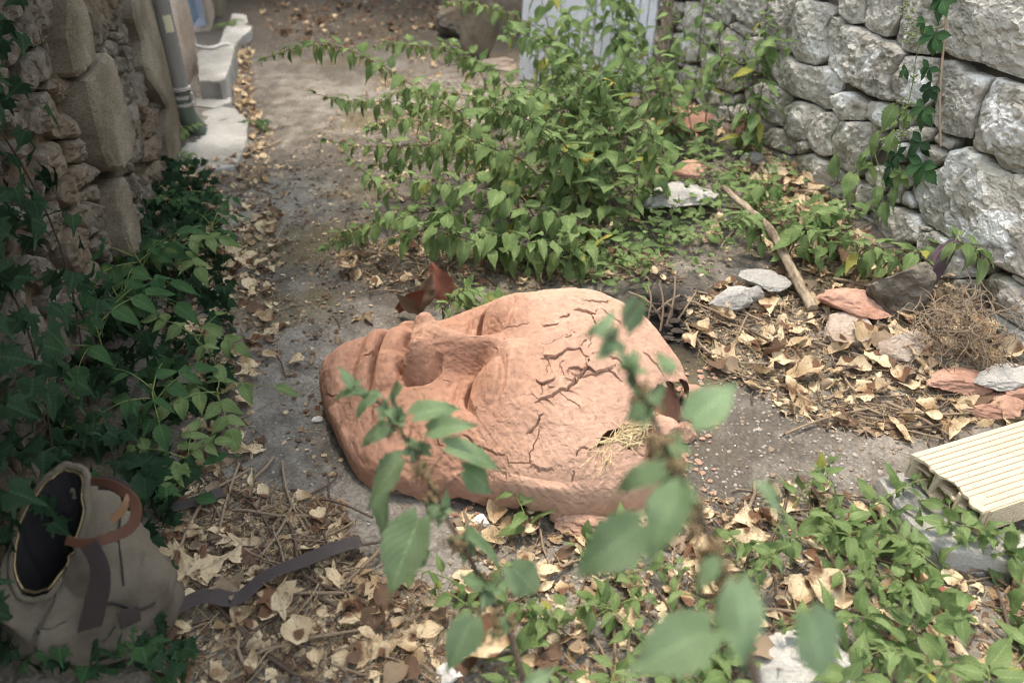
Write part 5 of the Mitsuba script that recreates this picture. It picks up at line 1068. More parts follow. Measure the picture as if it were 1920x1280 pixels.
for k, (u, v) in enumerate(spots):
    rg = np.random.default_rng(800 + k); o = on_ground(u, v); a = rg.uniform(0, 6.28); L = rg.uniform(.12, .30); d = np.array([math.cos(a), math.sin(a), 0])
    z = rg.uniform(.05, .13) if u < 1500 else rg.uniform(.06, .17)
    nettle([o, o + d * L * .4 + [0, 0, z * .7], o + d * L * .8 + [0, 0, z], o + d * L + [0, 0, z * .9]], where('young nettle among dry leaves', u, v), group=GS, seed=850 + k, size=rg.uniform(.045, .072) * (1.25 if u > 1600 and v > 1000 else 1), step=.04, bare=.12, rad=.0017, stemmat='m_stemgreen', droop=.15, jit=.5, yellow=.01, name='nettle_seedling')

# small leaved ground cover under and right of the clump
_r = np.random.default_rng(23); _ms = []
for (u0, v0, ru, rv, n) in ((1320, 330, 110, 60, 200), (1400, 390, 90, 50, 130), (1270, 450, 90, 40, 160), (1150, 510, 130, 30, 170), (1480, 440, 70, 30, 90), (1000, 300, 150, 80, 170), (1180, 250, 80, 60, 150), (870, 330, 80, 70, 80)):
    for _ in range(n):
        o = on_ground(u0 + _r.normal(0, ru * .6), v0 + _r.normal(0, rv * .6)); o[2] += _r.uniform(.015, .13); _ms.append(mat_frame(o, nz(_r.normal(size=3) * [1, 1, .35]), nz([_r.normal(0, .35), _r.normal(0, .35) - .2, 1]), _r.uniform(.022, .055)))
_mb = MB()
for k in range(5): 
    for m in _ms[k::5]: _mb.add(xform(NM[k][0], m), NM[k][1], NM[k][2])
add('ground_cover', _mb.ply('m_nettle', smooth=True)); tag('ground_cover', 'low small leaved weeds covering the ground around the nettle clump', 'weeds', kind='stuff')

# the two tall nettles close to the camera
def near_plant(label, stem, leaves, tassels, depth_jit, seed, small=()):
    rg = np.random.default_rng(seed); key = thing('tall_nettle', label, 'nettle'); p = spline([at_d(u, v, d) for u, v, d in stem], 60); kd = cKDTree(p)
    mb = MB(); mb.add(*tube(p, np.linspace(.0062, .0022, 60), 8))
    out = []
    for k, (u0, v0, u1, v1, d, dd) in enumerate(leaves):
        a, b = at_d(u0, v0, d), at_d(u1, v1, d + dd); _, ix = kd.query(a); q = p[max(0, ix - 2)]
        mb.add(*tube([q, (q + a) / 2 + [0, 0, .004], a], [.0015, .0012, .001], 5, cap=False)); L = np.linalg.norm(b - a)
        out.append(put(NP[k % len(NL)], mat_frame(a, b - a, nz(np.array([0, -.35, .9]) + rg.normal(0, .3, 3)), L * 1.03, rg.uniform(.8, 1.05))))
    for (u, v, d, n, sz) in small:
        c = at_d(u, v, d)
        for _ in range(int(n * 1.6)):
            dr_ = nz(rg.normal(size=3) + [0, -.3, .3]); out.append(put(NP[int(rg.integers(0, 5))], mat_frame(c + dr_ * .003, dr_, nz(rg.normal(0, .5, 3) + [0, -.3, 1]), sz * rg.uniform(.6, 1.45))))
    add('stem', mb.ply('m_stem', smooth=40), key)
    for d in out: add('leaf', d, key)
    sb = MB()
    for (u, v, d, n, L) in tassels:
        for _ in range(n * 2): seed_strand(sb, at_d(u + rg.normal(0, 5), v + rg.normal(0, 5), d) + rg.normal(0, .006, 3), L * rg.uniform(.6, 1.2), rg, .0032)
    tag(add('seed_tassels', sb.ply('m_seedbrown'), key), kind='stuff'); return key
near_plant('tall blurred nettle close to the camera rising left of centre before the clay face',
 [(1030,1500,1.22),(985,1290,1.24),(945,1165,1.26),(905,1095,1.28),(862,1010,1.30),(828,955,1.32),(800,895,1.33),(770,835,1.34),(735,790,1.35),(700,745,1.36),(660,725,1.37)],
 [(752,862,672,948,1.33,.02),(728,925,688,1030,1.30,.0),(785,975,722,1122,1.28,-.01),(786,1035,818,1068,1.28,.03),(872,882,944,926,1.3,.05),(840,838,955,868,1.30,.05),(778,778,866,746,1.32,.03),(806,806,892,794,1.32,-.02),(748,722,712,770,1.33,.03),(722,798,664,832,1.33,.02),(880,1005,962,1062,1.26,.05),(960,1062,1030,1132,1.24,.05),(884,1160,838,1262,1.22,.0),(700,745,650,780,1.34,0),(672,722,618,738,1.36,.02),(660,725,636,682,1.36,0),(820,950,790,985,1.3,0),(915,1105,960,1085,1.26,.02),(940,1165,985,1190,1.24,.03),(905,1100,862,1075,1.26,0),(950,1180,905,1185,1.24,.02),(985,1290,1050,1250,1.22,.02)],
 [(790,880,1.32,5,.035),(810,920,1.31,6,.045),(860,1010,1.29,6,.04),(905,1095,1.27,6,.04),(740,795,1.34,4,.03),(945,1165,1.25,4,.035)], .03, 41, [(690,740,1.36,6,.022),(745,790,1.35,7,.025),(780,840,1.34,7,.025),(830,955,1.32,6,.025),(870,1015,1.3,6,.025),(915,1105,1.27,6,.026),(725,765,1.35,6,.022)])
near_plant('taller strongly blurred nettle close to the camera at the right of the clay face',
 [(1480,1520,.80),(1420,1290,.82),(1365,1090,.84),(1318,980,.86),(1265,880,.88),(1238,815,.89),(1212,755,.90),(1182,695,.91),(1150,640,.92),(1125,600,.93)],
 [(1200,985,1064,1088,.80,.03),(1275,915,1200,1056,.80,-.02),(1298,788,1384,716,.86,.02),(1425,915,1522,972,.78,.02),(1385,1095,1412,1268,.76,-.02),(1515,1150,1566,1292,.76,.02),(1125,628,1152,572,.90,.0),(1196,566,1174,632,.90,.02),(1240,880,1130,912,.84,.02),(1262,695,1228,655,.88,.01),(1205,760,1166,790,.88,.01),(1215,745,1262,765,.88,.02),(1330,1180,1170,1262,.76,.02),(1130,610,1086,628,.91,.01),(1250,935,1300,905,.84,.02),(1345,1050,1300,1110,.80,0),(1290,925,1345,955,.84,.02),(1160,655,1120,645,.91,0)],
 [(1235,830,.87,9,.04),(1258,875,.86,9,.045),(1300,950,.85,8,.04),(1335,1040,.83,9,.045),(1200,735,.89,5,.03),(1370,1110,.82,7,.04)], .03, 42, [(1150,640,.92,6,.022),(1180,695,.91,7,.024),(1212,755,.9,7,.024),(1245,830,.88,6,.024),(1270,890,.87,6,.024)])
# ---------------------------------------------------------------- copies joined in one mesh
def scatter(mesh, mats):
    v, f = np.asarray(mesh[0]), np.asarray(mesh[1]); M = np.asarray(mats)
    V = (np.einsum('kij,nj->kni', M[:, :3, :3], v) + M[:, None, :3, 3]).reshape(-1, 3); F = (f[None] + (np.arange(len(M)) * len(v))[:, None, None]).reshape(-1, 3)
    return V, F, np.tile(mesh[2] if len(mesh) > 2 else np.zeros((len(v), 2)), (len(M), 1))
def stuff(name, groups, mat, label=None, cat=None, parent=None):
    mb = MB()
    for mesh, mats in groups:
        if len(mats): mb.add(*scatter(mesh, mats))
    k = add(name, mb.ply(mat, smooth=True), parent); return tag(k, label, cat, kind='stuff')
def region(pix, n, rg):
    P = Polygon([on_ground(u, v)[:2] for u, v in pix]).buffer(0); x0, y0, x1, y1 = P.bounds; out = np.zeros((0, 2))
    while len(out) < n:
        q = rg.uniform((x0, y0), (x1, y1), (n * 3, 2)); out = np.vstack([out, q[shapely.contains_xy(P, q[:, 0], q[:, 1])]])
    return out[:n]
def blocked(xy):                                                      # keep litter off the clay face, the bag and the bricks
    p = np.c_[xy, np.zeros(len(xy))] - FO; u, s = p @ FU, p @ FS; a = np.hypot(u, s) < f_R(np.arctan2(s, u)) * .99
    b = ((xy - [-.96, 1.18]) ** 2 @ [1 / .17 ** 2, 1 / .13 ** 2]) < 1
    w = xy - A[:2]; hx, hy = w @ HX[:2], w @ HY[:2]; c = (hx > -.03) & (hx < HL) & (hy > -.03) & (hy < HW + .03)
    return a | b | c

# ---------------------------------------------------------------- fallen dry leaves
def dry_mesh(seed, kind):
    rg = np.random.default_rng(seed)
    if kind == 0: m = leaf_mesh(w=rg.uniform(.42, .62), serr=0, cord=.02, droop=rg.uniform(-.45, .35), fold=rg.uniform(-.3, .5), wave=rg.uniform(.03, .09), rows=9, seed=seed, curl=rg.uniform(-.3, .9), wide=rg.uniform(.4, .5))
    elif kind == 1: m = leaf_mesh(w=rg.uniform(.8, .95), serr=0, cord=.04, droop=rg.uniform(-.4, .4), fold=rg.uniform(-.25, .4), wave=rg.uniform(.04, .1), rows=9, seed=seed, curl=rg.uniform(-.2, .7), wide=rg.uniform(.42, .5))
    else: m = lobed_leaf([(-128, .42), (-62, .72), (0, 1.0), (62, .72), (128, .42)], .52, fold=rg.uniform(-.5, .5), droop=rg.uniform(-.5, .6), seed=seed, wave=rg.uniform(.05, .12))
    v = m[0] - [0, .5, 0]; v[:, 2] += .05 * vnoise(v * 5 + seed) + .03 * vnoise(v * 11 + seed); v[:, 2] -= v[:, 2].min(); return v, m[1], m[2]
DM = [dry_mesh(900 + k, (0, 1, 0, 0, 1, 0, 2, 1)[k]) for k in range(8)]
DMAT = ['m_dry'] * 7 + ['m_greyleaf', 'm_brownleaf']
DD = {(k, m): leafd(DM[k], m) for k in range(8) for m in set(DMAT)}
rg = np.random.default_rng(77)
REG = [([(440,60),(470,90),(480,200),(520,260),(500,330),(530,420),(510,520),(540,600),(500,700),(470,760),(500,850),(480,900),(360,880),(330,760),(300,500),(300,330),(440,300),(440,130)], 560, (.045, .085), 'dry leaf in the drift along the foot of the left wall', 'dry leaves drifted along the left wall', 0),
       ([(330,880),(470,900),(640,940),(700,1080),(820,1100),(860,1280),(300,1280),(320,1150),(300,1000)], 200, (.034, .085), 'dry leaf in the litter around the strap and bag at bottom left', 'dry leaves round the bag and strap', 0),
       ([(1290,560),(1480,480),(1560,560),(1800,520),(1920,700),(1900,790),(1700,830),(1500,790),(1340,700),(1280,640)], 270, (.05, .105), 'dry leaf in the pile under the right wall', 'dry leaves piled under the right wall', 0),
       ([(870,960),(1100,1000),(1500,900),(1650,960),(1920,1010),(1920,1280),(860,1280)], 290, (.045, .09), 'dry leaf lying among the nettle seedlings at lower right', 'dry leaves among the seedlings', 0),
       ([(620,470),(800,430),(1100,500),(1250,480),(1280,540),(900,540),(760,560),(640,520)], 80, (.04, .08), 'dry leaf on dark soil between the clay face and the nettles', 'dry leaves behind the clay face', 1),
       ([(480,330),(640,200),(800,90),(1000,200),(700,500),(700,900),(540,900)], 90, (.03, .075), 'dry leaf lying alone on the bare trodden earth', 'dry leaves scattered on the bare path', 0),
       ([(850,200),(1250,150),(1500,320),(1560,420),(1300,520),(900,450)], 260, (.05, .10), 'dry leaf on the ground under the nettle stems', 'dry leaves under the nettle clump', 0),
       ([(1380,300),(1480,310),(1600,420),(1730,520),(1560,560),(1420,430)], 170, (.06, .12), 'dry leaf among the nettles at the foot of the right wall', 'dry leaves at the foot of the right wall', 0),
       ([(480,0),(850,0),(850,60),(640,100),(500,60)], 260, (.05, .09), 'leaf on the shaded far end of the path', 'brown leaves at the far end', 2)]
items = []
for pix, n, (s0, s1), lab, grp, dark in REG:
    xy = region(pix, n, rg)
    for x, y in xy[~blocked(xy)]:
        s = .86 * rg.uniform(s0, s1) * (1.0 if rg.random() < .8 else .6); z = float(gz(x, y)) + rg.uniform(0, .016); a = rg.uniform(0, 6.28)
        nr = nz([rg.normal(0, .28), rg.normal(0, .28), 1]); nr = nr * (1 if rg.random() < .6 else -1); zz = z + (.002 if nr[2] > 0 else .012)
        m = mat_frame([x, y, zz], nz(np.cross([math.cos(a), math.sin(a), 0], nr)), nr, s)
        mt = DMAT[int(rg.integers(0, 9))] if dark == 0 else ('m_brownleaf' if rg.random() < (.45 if dark == 1 else .75) else 'm_dry')
        items.append((s / np.linalg.norm(np.array([x, y, 0]) - CAM), int(rg.integers(0, 8)), mt, m, lab, grp))
items.sort(key=lambda t: -t[0])
def lab_or(lab, base, u, v): t = where(base, u, v); return base.split()[0] + ' ' + lab if t == base else t
for w_, k, mt, m, lab, grp in items[:300]: tag(add('fallen_leaf', put(DD[k, mt], m)), lab_or(lab, ('oval ' if k in (0, 2, 3, 5) else 'broad ' if k in (1, 4, 7) else 'lobed ') + {'m_dry': 'tan ', 'm_greyleaf': 'greyish ', 'm_brownleaf': 'dark brown '}[mt] + 'dry leaf', *to_px(m[:3, 3])), 'leaf', grp)
for mt in sorted(set(DMAT)):
    stuff('leaf_litter', [(DM[k], [t[3] for t in items[300:] if t[1] == k and t[2] == mt]) for k in range(8)], mt, 'smaller ' + {'m_dry': 'tan', 'm_greyleaf': 'greyish', 'm_brownleaf': 'dark brown'}[mt] + ' dry leaves lying loose over the ground', 'leaf litter')
for u, v, s, mat in ((850,482,.09,'m_yellow'),(440,1130,.075,'m_greyleaf')):
    p = on_ground(u, v, .03); tag(add('fallen_leaf', put(DD[6, 'm_greyleaf'] if mat == 'm_greyleaf' else leafd(DM[1], mat), mat_frame(p, nz([.4, -1, -.2]), nz([.1, -.3, 1]), s))), 'yellow leaf behind the nose of the clay face' if u == 850 else 'greenish grey lobed leaf lying across the long strap', 'leaf')
for k, (u, v, s, a) in enumerate(((775,588,.16,.3),(800,575,.15,1.2),(825,560,.17,1.9),(768,600,.12,2.6))):   # upright curled brown leaves behind the nose
    p = on_ground(u, v, .02); lb4 = ('broad reddish', 'leftmost dark', 'tallest reddish', 'lowest dark')[k]; tag(add('curled_leaf', put(leafd(DM[(0, 2, 5, 0)[k]], 'm_rust' if k % 2 == 0 else 'm_brownleaf'), mat_frame(p + [0, 0, .06], nz([math.cos(a), .2, .9]), nz([.2, -1, .2]), s))), lb4 + ' curled leaf standing up behind the nose of the clay face', 'leaf', 'upright curled leaves behind the nose')
BIGL = [(905,1240,.12,1,'broad pale dry leaf at the bottom edge under the near nettle'),(1605,648,.10,1,'big rolled yellow dry leaf before the mortar lumps'),(1510,712,.085,1,'flat square tan leaf right of the clay chunks'),(1475,742,.08,2,'pale tan leaf lying flat on grit right of the face'),(1440,590,.08,1,'folded golden leaf beside the lower end of the branch'),(1340,1075,.09,6,'lobed tan leaf among seedlings at bottom centre'),(1545,1130,.10,1,'broad tan leaf with a hole among the seedlings'),(1495,1130,.075,1,'oval tan leaf left of the holed leaf'),(1760,1165,.09,4,'rounded tan leaf beside the rusty strip'),(345,1065,.09,6,'large lobed tan leaf right of the bag'),(410,1065,.075,6,'pointed lobed leaf on the litter between bag and belt'),(555,685,.06,4,'pale tan leaf left of the chin of the clay face'),(660,515,.085,1,'pale pair of dry leaves on bare earth above the chin'),(530,1150,.085,6,'star shaped tan leaf below the long strap'),(560,1190,.075,1,'oval tan leaf low in the litter below the strap'),(1000,965,.06,1,'golden leaf tucked under the rim of the clay face')]
for u, v, s, k, lab in BIGL:
    p = on_ground(u, v, .016); a = rg.uniform(0, 6.28); nr = nz([rg.normal(0, .2), rg.normal(0, .2) - .15, 1]); tag(add('fallen_leaf', put(DD[k, 'm_dry'], mat_frame(p, nz(np.cross([math.cos(a), math.sin(a), 0], nr)), nr, s * 1.1))), lab, 'leaf')

# ---------------------------------------------------------------- twigs, straw, crumbs, gravel
ALL = [r[0] for r in REG]
def many(n_by, mk):
    out = []
    for idx, n in n_by:
        xy = region(ALL[idx], n, rg)
        for x, y in xy[~blocked(xy)]: out.append(mk(x, y))
    return out
def lay(x, y, L, tilt=.12, up=.004):
    a = rg.uniform(0, 6.28); nr = nz([rg.normal(0, tilt), rg.normal(0, tilt), 1]); return mat_frame([x, y, float(gz(x, y)) + up], nz(np.cross([math.cos(a), math.sin(a), 0], nr)), nr, L)
def twig_mesh(k, r, bend):
    t = np.linspace(-.5, .5, 7); q = np.c_[bend * vnoise(np.c_[t * 3, np.full(7, k), np.zeros(7)]), t, .3 * bend * vnoise(np.c_[t * 3, np.full(7, k + 5), np.zeros(7)]) + r]; v, f = tube(q, r, 4); return v, f
TW = [twig_mesh(k, r, b) for k, (r, b) in enumerate(((.012, .08), (.018, .14), (.008, .22), (.02, .05)))]
for mt, n in (('m_twig', 1), ('m_twigdark', .8)):
    ms = many([(0, int(120 * n)), (1, int(240 * n)), (2, int(380 * n)), (3, int(160 * n)), (4, int(170 * n)), (5, int(110 * n)), (6, int(240 * n)), (7, int(130 * n))], lambda x, y: lay(x, y, rg.choice([.04, .07, .11, .17, .26], p=[.3, .3, .2, .14, .06]), .1, rg.uniform(.001, .014)))
    stuff('twigs', [(TW[k], ms[k::4]) for k in range(4)], mt, ('pale' if n == 1 else 'dark') + ' thin twigs strewn over the ground', 'twigs')
FB = [twig_mesh(20 + k, .006, .3) for k in range(3)]
ms = many([(0, 260), (1, 800), (2, 1500), (3, 420), (4, 360), (5, 200), (6, 600), (7, 400)], lambda x, y: lay(x, y, rg.uniform(.02, .10), .2, rg.uniform(.001, .012)))
stuff('dry_grass', [(FB[k], ms[k::3]) for k in range(3)], 'm_straw', 'broken straw and dry grass blades on the earth', 'dry grass')
chip = (np.array([[-.3, -.5, 0], [.35, -.4, .1], [.5, .2, .02], [.1, .55, .16], [-.45, .3, .05]]), np.array([[0, 1, 2], [0, 2, 3], [0, 3, 4]]))
for mt, n, lb in (('m_brownleaf', .8, 'dark brown'), ('m_dry', .8, 'tan'), ('m_greyleaf', .7, 'grey')):
    ms = many([(0, int(900 * n)), (1, int(1300 * n)), (2, int(1300 * n)), (3, int(900 * n)), (4, int(600 * n)), (5, int(1100 * n)), (6, int(900 * n)), (7, int(500 * n)), (8, int(300 * n))], lambda x, y: lay(x, y, rg.uniform(.006, .022), .35, rg.uniform(.001, .006)))
    stuff('leaf_crumbs', [(chip, ms)], mt, f'small {lb} crumbs of broken leaves on the soil', 'leaf litter')
PB = []
for k in range(4):
    m = trimesh.creation.icosphere(1); v = np.array(m.vertices); PB.append((v * (1 + .3 * vnoise(v * 2 + k * 9))[:, None] * [1, .8, .6] * .5, m.faces))
GRAV = [[(480,330),(640,200),(800,90),(1000,200),(760,540),(700,700),(640,960),(500,900),(540,600)], [(1290,700),(1500,760),(1720,820),(1660,960),(1450,960),(1300,1000),(1200,980),(1290,850)], [(640,940),(900,950),(1200,1000),(1000,1280),(600,1280)], [(460,40),(820,20),(800,120),(640,220),(480,330)]]
for mt, n, s0, s1, lb in (('m_pebble', 260, .004, .014, 'grey brown'), ('m_chip', 35, .003, .008, 'whitish'), ('m_twig', 90, .006, .016, 'sandy brown')):
    ms = []
    for g in GRAV:
        xy = region(g, n, rg); ms += [lay(x, y, rg.uniform(s0, s1) * (1 if rg.random() < .9 else 1.6), .3, .001) for x, y in xy[~blocked(xy)]]
    stuff('gravel', [(PB[k], ms[k::4]) for k in range(4)], mt, f'{lb} grit and pebbles lying on the path', 'gravel')
for (u0, v0, u1, v1, r, lab) in ((450,875,408,1035,.0045,'forked pale stick lying between bag and clay face'),(470,965,425,1000,.003,'thin pale stick touching the forked stick'),(530,870,575,1000,.004,'dark stick lying on soil left of the jaw'),(1500,640,1720,700,.004,'long thin pale stick across the leaf pile at right'),(1380,640,1420,560,.004,'stick leaning on the weathered grey brick'),(1660,760,1790,830,.006,'brown stick pointing at the hollow brick'),(1530,790,1770,830,.004,'pale twig running up to the hollow brick'),(1470,820,1640,770,.004,'bent twig on the grit right of the clay face')):
    a, b = on_ground(u0, v0, .014), on_ground(u1, v1, .014); sp = spline([a, (a + b) / 2 + [rg.normal(0, .012), rg.normal(0, .012), .004], b], 16); tag(add('stick', mikit.ply(tube(sp, np.linspace(r, r * .7, 16), 7), 'm_twig', smooth=50)), lab, 'stick')
ds = thing('dead_stems', 'bare pale dead stems standing behind the crown of the clay face', 'dead plant')
for k, (u, v, u2, v2, h) in enumerate(((1215,600,1212,545,.17),(1238,620,1232,560,.2),(1250,610,1262,545,.2),(1256,600,1248,570,.13),(1225,590,1275,548,.12),(1270,600,1305,545,.12),(1240,600,1180,530,.10))):
    a = on_ground(u, v); b = on_ground(u2, v2) * [1, 1, 0] * .97 + [0, 0, h]; add('stem', mikit.ply(tube(spline([a, (a + b) / 2 + [.01, 0, .02], b], 12), np.linspace(.0045, .003, 12), 6), 'm_twig', smooth=50), ds)
mb = MB()
for _ in range(170):                                                  # dry weeds hanging by the right wall
    u, v = rg.uniform(1720, 1850), rg.uniform(520, 690); a = on_ground(u, 690 - (1850 - u) * .3); a = a + [rg.normal(0, .03), rg.normal(0, .03), max(0, (690 - v) / 690 * .8)]; q = [a]
    d = rg.normal(0, 1, 3) * [1, 1, .8]
    for s in range(5): d = nz(d + rg.normal(0, .7, 3)); q.append(q[-1] + d * rg.uniform(.02, .05))
    q = np.array(q); off = (q - RP) @ RN; q += np.outer(np.clip(.05 - off, 0, 1), RN); q[:, 2] = np.maximum(q[:, 2], gz(q[:, 0], q[:, 1]) + .004)
    mb.add(*tube(spline(q, 16), rg.uniform(.0009, .002), 4, cap=False))
dw = thing('dry_weeds', 'tangle of dry brown weeds at the foot of the right wall', 'dry weeds'); tag(add('stems', mb.ply('m_twig', smooth=50), dw), kind='stuff')
ms = [mat_frame(at_y(rg.uniform(1740, 1850), rg.uniform(540, 690), 2.42) + rg.normal(0, .03, 3), nz(rg.normal(size=3)), nz(rg.normal(size=3)), rg.uniform(.012, .03)) for _ in range(140)]
stuff('dead_leaves', [(chip, ms)], 'm_greyleaf', parent=dw)

# ---------------------------------------------------------------- ivy, shrubs and creeper on the left
IV = [lobed_leaf([(-118, .50), (-58, .74), (0, 1.0), (58, .74), (118, .50)], .50, fold=f, droop=d, seed=k) for k, (f, d) in enumerate(((.2, .2), (-.15, .3), (.35, .1)))]
IV += [lobed_leaf([(-100, .6), (-50, .66), (0, 1.0), (50, .66), (100, .6)], .56, fold=.1, droop=.25, seed=9)]
IV = [(v + [0, .25, 0], f, uv) for v, f, uv in IV]; ID = [leafd(m, 'm_ivy') for m in IV]; ILD = [leafd(m, 'm_creeper') for m in IV]
def ivy(label, pts, dirs, sizes, ndetail, seed, light=.0, stems=()):
    rg = np.random.default_rng(seed); key = thing('ivy', label, 'ivy'); ms = []
    for p, nr, s in zip(pts, dirs, sizes):
        nr = nz(nr + rg.normal(0, .38, 3)); d = nz(np.array([rg.normal(0, .6), rg.normal(0, .6), -.55]) - nr * .2); ms.append(mat_frame(p, d, nr, s))
    order = np.argsort([-s / np.linalg.norm(p - CAM) for p, s in zip(pts, sizes)])
    for k in order[:ndetail]: add('leaf', put((ILD if rg.random() < light else ID)[int(rg.integers(0, 4))], ms[k]), key)
    rest = [ms[k] for k in order[ndetail:]]
    if rest: stuff('foliage', [(IV[k], rest[k::4]) for k in range(4)], 'm_ivy', parent=key)
    mb = MB()
    for c in stems: mb.add(*tube(spline(c, 30), .003, 5))
    if mb.n: add('stem', mb.ply('m_stem', smooth=50), key)
    return key
rg = np.random.default_rng(5)
def wallpts(n, a0, a1, z0, z1, o0, o1, pw=1.0):
    a = rg.uniform(a0, a1, n); z = z0 + (z1 - z0) * rg.uniform(0, 1, n) ** pw; o = rg.uniform(o0, o1, n); return LP + a[:, None] * LD + o[:, None] * LN + np.c_[np.zeros(n), np.zeros(n), z]
P1 = wallpts(330, -2.25, -1.05, .25, 1.35, .03, .16); P1 = P1[rg.random(len(P1)) < 1.15 - .6 * (((P1 - LP) @ LD) + 2.25) / 1.2]
ivy('dark ivy climbing the left wall at the left edge of the picture', P1, np.tile(LN + [0, -.2, .5], (len(P1), 1)), rg.uniform(.05, .085, len(P1)), 240, 1, stems=[[LP + LD * a + LN * .03, LP + LD * (a + .2) + LN * .05 + [0, 0, .5], LP + LD * (a - .1) + LN * .05 + [0, 0, 1.2]] for a in (-2.1, -1.7, -1.3)])
n = 560; a = rg.uniform(-2.0, .75, n); o = rg.uniform(0.02, 1, n) * np.interp(a, [-2.0, -1.2, -.6, 0, .75], [.34, .46, .42, .32, .22]); mound = np.interp(a, [-2.0, -1.2, -.3, .75], [.12, .15, .10, .05])
P2 = LP + a[:, None] * LD + o[:, None] * LN; P2[:, 2] = gz(P2[:, 0], P2[:, 1]) + .02 + mound * rg.uniform(.2, 1, n) * (1 - .75 * (o / .55) ** 2).clip(.15, 1)
ivy('carpet of dark ivy over the ground along the foot of the left wall', P2, np.tile([.25, -.25, 1.0], (n, 1)), rg.uniform(.04, .085, n), 300, 2, light=.12)
Q = [(265,1180),(300,1205),(320,1225),(290,1240),(245,1230),(330,1250),(270,1260),(225,1262),(180,1265),(140,1268),(100,1255),(60,1262),(20,1250),(300,1275),(350,1270),(120,1215),(70,1225),(30,1215),(290,1165),(215,1240),(310,1185),(250,1205)]
P3 = np.array([on_ground(u + rg.normal(0, 7), v + rg.normal(0, 7)) + [0, 0, rg.uniform(.03, .12)] for u, v in Q for _ in range(5)])
ivy('bright ivy growing round the lower corner of the bag', P3, np.tile([.1, -.5, 1.0], (len(P3), 1)), rg.uniform(.038, .06, len(P3)), 110, 3, light=.45)
n = 5000; P4 = wallpts(n, -4.3, -1.2, .75, 2.1, .05, .36); P4 = P4[P4[:, 0] + .22 < -.66 * (P4[:, 1] * .83 + (1.6 - P4[:, 2]) * .56)]  # ivy mass out of view, added for its shade on the bag corner
ivy('unseen ivy bush on the left wall added to shade the bag corner', P4, np.tile(LN + [0, 0, .6], (len(P4), 1)), rg.uniform(.09, .14, len(P4)), 0, 4)
def compound(key, base, tip, nl, size, mat, rg, mesh):
    """a pinnate leaf: pairs of leaflets on a stalk and one at its end"""
    base, tip = np.asarray(base), np.asarray(tip); L = np.linalg.norm(tip - base); mid = (base + tip) / 2 + [0, 0, .12 * L]; p = spline([base, mid, tip], 14); mb.add(*tube(p, np.linspace(.0022, .001, 14), 5))
    d = nz(p[-1] - p[-3]); up = nz(np.array([0, -.15, 1.0]) + rg.normal(0, .18, 3)); side = nz(np.cross(d, up))
    add('leaflet', put(mesh[int(rg.integers(0, len(mesh)))], mat_frame(p[-1], nz(d + [0, 0, -.25]), up, size)), key)
    for k in range(nl):
        q = p[13 - int(round((k + .7) * 13 * .75 / max(nl, 1)))]
        for sg in (-1, 1): add('leaflet', put(mesh[int(rg.integers(0, len(mesh)))], mat_frame(q, nz(side * sg + d * .55 + [0, 0, -.22 + rg.normal(0, .1)]), nz(up + side * sg * .15 + rg.normal(0, .12, 3)), size * rg.uniform(.72, .98))), key)
ELM = [leaf_mesh(w=ww, serr=9, cord=.03, droop=dd, fold=ff, wave=.02, seed=60 + k) for k, (ww, dd, ff) in enumerate(((.55, .2, .15), (.6, .35, .2), (.52, .1, .28)))]; EL = [leafd(m, 'm_creeper') for m in ELM]; ELN = [leafd(m, 'm_nettle') for m in ELM]
SHR = [((300,560),(.34),5,.105,EL,'leafy elder shoot with big toothed leaflets before the granite block'),((255,640),.30,5,.10,EL,'dark leafy shoot rising from the ivy at left centre'),((385,690),.22,3,.075,ELN,'pale green shoot with small leaflets at the edge of the path'),((405,790),.15,4,.085,ELN,'low shoot with broad leaflets near the middle of the left path edge'),((345,520),.24,4,.09,ELN,'shoot with light leaflets below the granite wall'),((395,470),.14,4,.06,EL,'small dark shoot in the dry leaves near the granite wall'),((200,720),.32,4,.11,EL,'dark shoot deep in the ivy above the bag'),((300,800),.22,4,.09,EL,'shoot with dark leaflets in the ivy above the strap'),((345,390),.10,4,.06,EL,'low dark plant at the foot of the far granite block'),((410,380),.08,3,.05,EL,'tiny plant in the drift of leaves beside the kerb slab'),((352,260),.08,4,.05,ELN,'bright little plant under the downpipe outlet'),((490,245),.07,3,.045,EL,'small plant among dry leaves beside the kerb slab'),((360,300),.04,3,.03,ELN,'pale weed at the near edge of the kerb slab'),((430,55),.10,4,.05,ELN,'grassy weed at the far end of the left wall'),((380,880),.10,3,.06,ELN,'small plant on the litter above the short strap')]
for k, ((u, v), h, nl, size, mesh, lab) in enumerate(SHR):
    rg2 = np.random.default_rng(400 + k); o = on_ground(u, v); key = thing('leafy_shoot', lab, 'shrub'); mb = MB(); top = o + [rg2.normal(0, .03), rg2.normal(0, .03), h * .75]; mb.add(*tube([o, (o + top) / 2 + [.01, 0, 0], top], [.004, .0035, .003], 6))
    for j in range(nl + 1):
        a = j * 2.4 + rg2.uniform(0, 1); R_ = size * rg2.uniform(1.5, 2.2); compound(key, o + (top - o) * rg2.uniform(.55, 1.0), top + [R_ * math.cos(a), R_ * math.sin(a) * .9 - .02, rg2.uniform(-.25, .25) * h], 2 if size < .07 else int(rg2.integers(1, 3)), size, None, rg2, mesh)
    add('stem', mb.ply('m_stemgreen', smooth=50), key)
